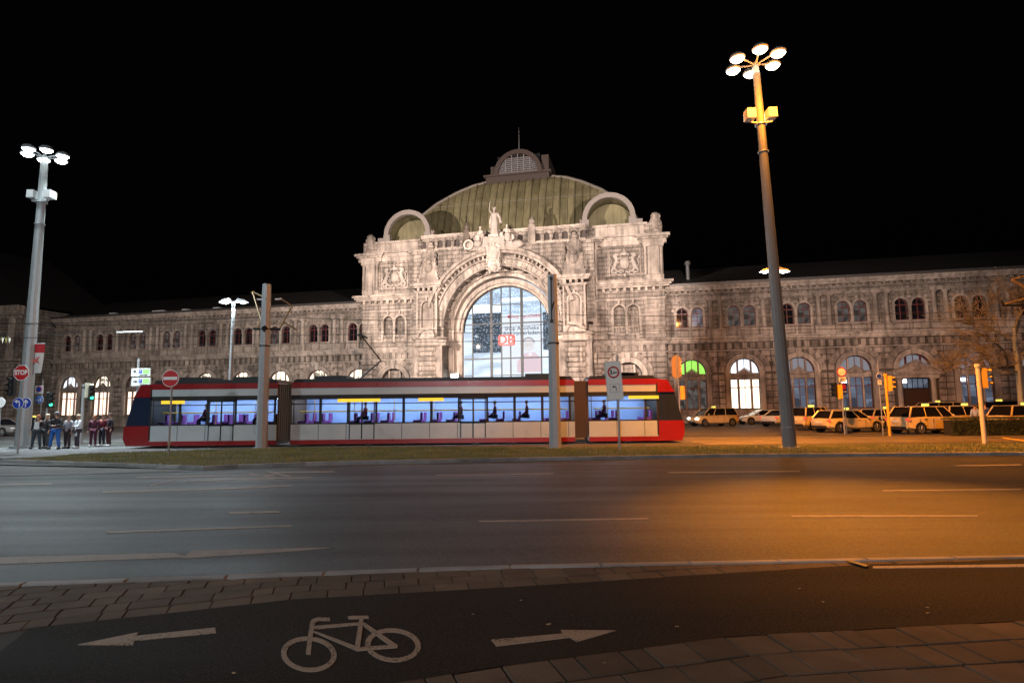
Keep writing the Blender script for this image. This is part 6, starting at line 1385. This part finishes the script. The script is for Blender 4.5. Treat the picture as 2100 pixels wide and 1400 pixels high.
# banner on left mast
c = at(75, 735, BL[1]); t = empty('hanging_banner', (c.x, BL[1]-.0, c.z), 0, 'red and white banner hanging beside the left lamp mast', 'banner')
mb = MB(); n = 8; w2, h2 = .34, .76
def bann(name, z0, z1, mat, yo=0):
    mb = MB(); vs = [(-w2+2*w2*i/n+ .03*(z/h2), .04*math.sin(i*.9+z*2)+yo, z) for z in [z0+(z1-z0)*k/6 for k in range(7)] for i in range(n+1)]
    mb.add(vs, [(k*(n+1)+i, k*(n+1)+i+1, (k+1)*(n+1)+i+1, (k+1)*(n+1)+i) for k in range(6) for i in range(n)]); mb.build(name, mat, t, True)
bann('banner_cloth', -h2, .30, plain('banner_white_cloth', (.62, .60, .58), .8)); bann('banner_red_head', .30, h2, plain('banner_red_cloth', (.45, .02, .03), .8))
MB().xz([(-.22, .1), (-.05, -.05), (.22, .12), (.1, -.1), (.25, -.3), (0, -.18), (-.2, -.34), (-.1, -.12)], -.08, -.075).build('banner_emblem', plain('banner_pale_red', (.55, .12, .10), .8), t)
MB().tube([(-w2-.1, 0, h2+.02), (w2+.05, 0, h2+.02)], .02).build('banner_rod', M_GALV, t)
# bunting at left edge
t = empty('bunting', at(0, 692, 36), 0, 'string of small cream and olive pennants at the left edge', 'bunting')
for i in range(6):
    x = i*.2-.5; MB().xz([(x, 0), (x+.15, 0), (x+.08, -.36)], 0, .005).build('pennant', (plain('pennant_cream', (.5, .46, .36), .8) if i % 2 else plain('pennant_olive', (.16, .14, .03), .8)), t)
MB().tube([(-.6, 0, .01), (1.0, 0, .02)], .006).build('string', M_DARK, t)
ws = at(1, 825, 34); t = empty('round_white_sign', (ws.x, 34, 0), 0, 'round white sign cut by the left edge of the picture', 'road sign'); MB().cone((0,.05,0), (0,.05,ws.z), .03, .03, 8).build('pole', M_GALV, t); MB().disc(0, ws.z, .28, -.02, .0, 24).build('sign_plate', M_WHITE, t)
# bollards
for px, py, lab in ((1750, 885, 'dark bollard standing right in front of the orange-lit estate taxi door'), (1806, 884, 'dark bollard by the front wheel of the orange-lit estate taxi'), (1863, 888, 'dark bollard at the tail of the taxi left of the hedge')):
    b = gp(px, py); t = empty('bollard', (b[0], b[1], 0), 0, lab, 'bollard', 'bollards along the taxi rank'); MB().lathe((0,0,0), [(.06,0),(.05,.1),(.05,.85)], 10).build('post', M_DARK, t); MB().lathe((0,0,.85), [(.07,0),(.075,.06),(.04,.12)], 10).build('knob', M_DARK, t)
# hedge at right
hx0, hx1, hy = 24.2, 34.0, 34.4
rs = random.Random(8); vs = []; fs = []
for i in range(16000):
    x = rs.uniform(hx0, hx1); yy = rs.uniform(hy-.45, hy+.45); z = rs.uniform(.05, .95+.06*math.sin(x*3))
    e = rs.choice((0, 0, 1))
    if not e: yy = hy-.45+rs.uniform(-.06, .12)
    else: z = .95+rs.uniform(-.05, .06)
    s = rs.uniform(.02, .045); a, b2 = rs.uniform(0, 6.3), rs.uniform(-1, 1); d1 = Vector((math.cos(a), math.sin(a), b2)).normalized()*s; d2 = d1.orthogonal().normalized()*s; c = Vector((x, yy, z)); n = len(vs)
    vs += [c-d1, c+d2*.6, c+d1, c-d2*.6]; fs.append((n, n+1, n+2, n+3))
M_HEDGE = plain('hedge_leaf', (.035, .045, .018), .7, vary=.3)
t = empty('hedge', (0, 0, 0), 0, 'low clipped dark hedge in front of the taxis at the far right', 'hedge'); me = bpy.data.meshes.new('foliage'); me.from_pydata(vs, [], fs); me.materials.append(M_HEDGE); o = link('foliage', me, t); o['kind'] = 'stuff'
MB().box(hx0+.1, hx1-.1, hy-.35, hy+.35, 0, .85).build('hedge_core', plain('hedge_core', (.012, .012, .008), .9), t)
# ---- bare tree at the right edge
rs = random.Random(21)
def tree(base, H, label):
    t = empty('bare_tree', base, 0, label, 'tree'); trunk = MB(); tw = MB(); cnt = [0]; RM = .010
    def grow(p, d, l, r, dep, mb):
        n = 3; q = p
        for i in range(n):
            d = (d+Vector((rs.uniform(-1, 1), rs.uniform(-1, 1), rs.uniform(-.5, .7)))*.36).normalized(); e = q+d*l/n; r1 = r*(1-.22*(i+1)/n); mb.cone(q, e, max(RM, r*(1-.22*i/n)), max(RM*.7, r1), 6 if r > .03 else 3, caps=False); q = e
            if dep > 0 and i > 0:
                for _ in range(3 if dep > 1 else 4):
                    dd = (d+Vector((rs.uniform(-1, 1), rs.uniform(-1, 1), rs.uniform(-.6, .7)))*1.0).normalized(); grow(q, dd, l*rs.uniform(.45, .70), r1*rs.uniform(.34, .5), dep-1, tw)
        cnt[0] += 1
        if dep > 0: grow(q, d, l*.75, r1*.8, dep-1, tw)
    z = Vector((0, 0, 0)); q = z
    for i in range(6): e = q+Vector((rs.uniform(-.05, .05), 0, H*.16)); trunk.cone(q, e, .20-.012*i, .20-.012*(i+1), 10, caps=False); q = e
    for k, (dx, dy, dz, f, r, l) in enumerate([(-1, -.2, .55, .62, .10, 3.0), (-.9, .1, .05, .7, .08, 2.6), (.9, 0, .5, .7, .09, 2.4), (-.5, .3, .9, .85, .09, 2.5), (-.8, -.3, -.12, .55, .07, 2.4), (.2, -.2, 1, .96, .1, 2.6), (.6, .5, .6, .9, .08, 2.2), (-.95, 0, .3, .9, .07, 2.4)]):
        grow(Vector((0, 0, H*.96*f)), Vector((dx, dy, dz)).normalized(), l*.95, r, 3, tw)
    trunk.build('trunk', plain('plane_bark', (.42, .40, .30), .8, vary=.4, bump=.3, bscale=10), t, fix=False); o = tw.build('branches', plain('twig_bark', (.26, .22, .15), .8, vary=.3), t, fix=False); print('tree', len(tw.f)); return t
tb = at(2097, 850, 44); tree((tb.x, 44, 0), 7.6, 'bare plane tree with pale bark at the right edge before the station wing')
# ================================================================== CARS
def make_car(kind):
    P = dict(estate=(4.6, 1.8, 1.46, -2.12, -1.72, 1.10, .30, .93), saloon=(4.75, 1.84, 1.42, -1.85, -1.05, 1.15, .25, .92), suv=(4.6, 1.86, 1.66, -2.1, -1.75, 1.15, .55, 1.03), mpv=(4.5, 1.83, 1.66, -2.1, -1.85, 1.45, .75, 1.0), van=(5.1, 1.93, 1.95, -2.48, -2.38, 1.95, 1.25, 1.12))[kind]
    L_, W_, H_, xb0, xt0, xb1, xt1, belt = P; h = L_/2
    st = [(-h, .42, belt-.12, .70), (-h+.06, .30, belt-.03, .83), (-h+.35, .24, belt, .94), (-.9, .22, belt, 1), (0, .21, belt-.01, 1), (xb1-.1, .22, belt-.03, 1), (min(xb1+.45, h-.5), .24, belt-.10, .98), (h-.35, .26, belt-.20 if kind != 'van' else belt-.12, .93), (h-.08, .32, belt-.32 if kind != 'van' else belt-.22, .82), (h, .42, belt-.42, .68)]
    body = MB(); vs = []; w = W_/2
    for x, zb, zt, k in st:
        ww = w*k; vs += [(x, y, z) for y, z in [(-ww*.85, zb), (-ww, zb+.12), (-ww*1.0, (zb+zt)/2+.04), (-ww*.965, zt-.07), (-ww*.86, zt), (0, zt+.03), (ww*.86, zt), (ww*.965, zt-.07), (ww, (zb+zt)/2+.04), (ww, zb+.12), (ww*.85, zb)]]
    n = 11; fs = [(i*n+j, i*n+(j+1) % n, (i+1)*n+(j+1) % n, (i+1)*n+j) for i in range(len(st)-1) for j in range(n)]+[tuple(range(n-1, -1, -1)), tuple(range((len(st)-1)*n, len(st)*n))]
    body.add(vs, fs)
    gl = MB(); wb, wt = w*.87, w*.68; zb, zt = belt-.01, H_-.05
    q = [(xb0,-wb,zb),(xb1,-wb*.93,zb),(xb1,wb*.93,zb),(xb0,wb,zb),(xt0,-wt,zt),(xt1,-wt,zt),(xt1,wt,zt),(xt0,wt,zt)]
    gl.add(q, [(0,1,5,4),(1,2,6,5),(2,3,7,6),(3,0,4,7)])
    rf = MB(); rv = []
    for i, f in enumerate((-.04, .08, .5, .92, 1.04)):
        x = xt0+(xt1-xt0)*f; dz = (-.035, .0, .035, .015, -.05)[i]
        rv += [(x, y*wt*(1.0 if 0 < i < 4 else .97), zt+dz+.03*(1-(y*y))+.0) for y in (-1.05, -.9, -.45, 0, .45, .9, 1.05)]
    rf.add(rv, [(i*7+j, i*7+j+1, (i+1)*7+j+1, (i+1)*7+j) for i in range(4) for j in range(6)])
    for s in (-1, 1):
        rf.tube([(xb1, s*wb*.94, zb), (xt1, s*wt*1.01, zt)], .035, 5); rf.tube([(xb0, s*wb, zb), (xt0, s*wt, zt)], .06, 5); rf.tube([(xt0, s*wt, zt-.0), (xt1, s*wt, zt)], .035, 5)
        for f in ((.48,) if kind == 'saloon' else (.36, .72)):
            xa, xc = xb0+(xb1-xb0)*f, xt0+(xt1-xt0)*(f+.02); rf.tube([(xa, s*wb*1.0, zb), (xc, s*wt*1.02, zt)], .028, 4)
    root = empty('taxi', (0, 0, 0))
    bo = body.build('body', M_CAR, root, True); link('windows', gl.mesh('windows', M_GLASSD), root); rf.build('roof', M_CAR, root, True)
    xw = (h-.85, -h+.85)
    for x in xw:
        for s in (-1, 1):
            MB().disc(x, .34, .39, s*w*.985-.01, s*w*.985+.012, 20).build('wheel_arch', M_BLACK, root)
            wh = MB().cone((x, s*(w-.2), .32), (x, s*(w+.01), .32), .32, .315, 22).build('wheel', M_BLACK, root, True)
            rm = MB().ring(x, .32, .19, .225, min(s*(w+.012), s*(w+.02)), max(s*(w+.012), s*(w+.02)), 0, 360, 20)
            for k in range(5): a = R(72*k+10); rm.cone((x, s*(w+.016), .32), (x+.2*math.cos(a), s*(w+.016), .32+.2*math.sin(a)), .035, .025, 4)
            rm.build('rim', M_GALV, wh)
    for s in (-1, 1):
        MB().ball((h-.16, s*w*.70, belt-.30), .14, .2, .09, 10, 6).build('headlight', M_HL, root, True)
        MB().ball((-h+.13, s*w*.78, belt-.16), .12, .20, .10, 10, 6).build('taillight', M_TL, root, True)
        MB().ball((xb1-.35, s*(w+.08), belt+.06), .08, .1, .075, 8, 5).build('wing_mirror', M_CAR, root, True)
    for s in (-1, 1):
        mb = MB()
        for x in (.55, -.55, -1.5): mb.box(x-.006, x+.006, s*w*1.0-.012, s*w*1.0+.004, .3, belt-.1)
        for x in (.1, -1.05): mb.box(x-.09, x+.09, s*w*.98-.02, s*w*.98+.025, belt-.17, belt-.135)
        mb.build('door_line', M_DARK, root)
    MB().box(-h-.02, -h+.1, -w*.72, w*.72, .30, .46).box(h-.1, h+.02, -w*.55, w*.55, .28, .44).build('bumper', M_BLACK, root)
    MB().box(-h-.03, -h+.02, -.26, .26, belt-.32, belt-.2).build('licence_plate', plain('licence_plate', (.7, .7, .65), .5), root)
    MB().box(h-.03, h+.03, -.26, .26, .46, .57).build('licence_plate', MATS['licence_plate'], root)
    return root, H_
M_CAR = plain('ivory_car_paint', (.64, .50, .27), .25, coat=.8); M_HL = plain('headlight_glass', (.55, .58, .6), .1); M_TL = plain('taillight_red', (.40, .01, .01), .2)
PROTO = {}
def car(kind, px, py, ang, label, taxi=True, paint=None, lit=False, name='taxi', cat='taxi', group='taxis waiting at the station', xy=None, tail=False):
    if kind not in PROTO:
        PROTO[kind] = make_car(kind); r = PROTO[kind][0]; H_ = PROTO[kind][1]
    else: r = copy_tree(PROTO[kind][0]); H_ = PROTO[kind][1]
    for ch in list(r.children):
        if ch.name.startswith('taxi_sign') or ch.name.startswith('lettering'): bpy.data.objects.remove(ch)
    x, y = xy or gp(px, py); r.location = (x, y, -.01); r.rotation_euler = (0, 0, R(ang)); r.name = name; r['label'] = label; r['category'] = cat
    if 'group' in r: del r['group']
    if group: r['group'] = group
    if taxi:
        s = MB().xz([(-.08, 0), (.08, 0), (.06, .13), (-.06, .13)], -.2, .2); s = s.build('taxi_roof_light', glow('taxi_light', (1, .80, .12), 1.6), r, loc=(-.1, 0, H_+.01))
        q = lettering('TAXI', .13, M_SBLK, s, (0, 0, 0), depth=.002); q.rotation_euler = (0, 0, R(90)); q.location = (.085, 0, .06)
    if paint:
        for ch in r.children:
            if ch.name.split('.')[0] in ('body', 'roof', 'wing_mirror'): ch.data = ch.data.copy(); ch.data.materials[0] = paint
    if lit or tail:
        for ch in r.children:
            if lit and ch.name.startswith('headlight'): ch.data = ch.data.copy(); ch.data.materials[0] = glow('headlight_on', (1, .97, .9), 14)
            if tail and ch.name.startswith('taillight'): ch.data = ch.data.copy(); ch.data.materials[0] = glow('taillight_on', (1, .08, .03), 1.2)
    return r
car('mpv', 1463, 873, 196, 'white people carrier taxi with headlights on, nearest the tram end', lit=True)
car('saloon', 1562, 869, 186, 'white saloon car facing left before the bright windows', taxi=False, name='parked_car', cat='car', group=None, paint=plain('white_car_paint', (.7, .72, .70), .25, coat=.8))
car('saloon', 1612, 873, 30, 'taxi half hidden behind the tall mast, tail lights on', tail=True)
car('suv', 1668, 880, 32, 'tall ivory taxi with lit number plate just right of the great mast', tail=True)
car('estate', 1740, 885, 15, 'orange-lit estate taxi behind the TAXI signs', tail=True)
car('estate', 1822, 876, 14, 'ivory estate taxi standing behind the front row, right of the TAXI signs')
car('mpv', 1745, 864, 8, 'white taxi in the rear row with only its roof seen above the estate taxi', taxi=True)
car('suv', 1905, 888, 12, 'ivory taxi with its tail towards the slim ochre signal pole', tail=True)
car('van', 1925, 868, 184, 'long white taxi van in the rear row under the wide doorway')
car('mpv', 1985, 880, 8, 'ivory taxi behind the hedge, left of the person in blue')
car('van', 2052, 872, 200, 'dark van with big sloping windscreen right of the yellow signal pole', taxi=False, name='parked_car', cat='van', group=None, paint=plain('black_car_paint', (.02, .02, .025), .2, coat=.8))
car('suv', 2110, 884, 10, 'yellow-lit taxi cut by the right edge behind the hedge')
car('estate', 2110, 866, 8, 'white taxi in the rear row at the far right edge')
car('saloon', -4, 893, -12, 'silver saloon car at the left edge with its headlight lit', taxi=False, name='parked_car', cat='car', group=None, paint=plain('silver_car_paint', (.35, .34, .33), .25, .5, coat=.8), lit=False)
car('estate', 68, 886, 168, 'dark car half hidden behind the left lamp mast', taxi=False, name='parked_car', cat='car', group=None, paint=plain('black_car_paint', (.02, .02, .025), .2))
# emission meshes other than the lamps are only looked at, not sampled
for m in bpy.data.materials:
    if m.name.split('.')[0] not in ('tram_ceiling_light',): 
        try: m.cycles.emission_sampling = 'NONE'
        except Exception: pass
for o in bpy.data.objects:
    if o.type == 'EMPTY' and not o.children and not o.parent: bpy.data.objects.remove(o)
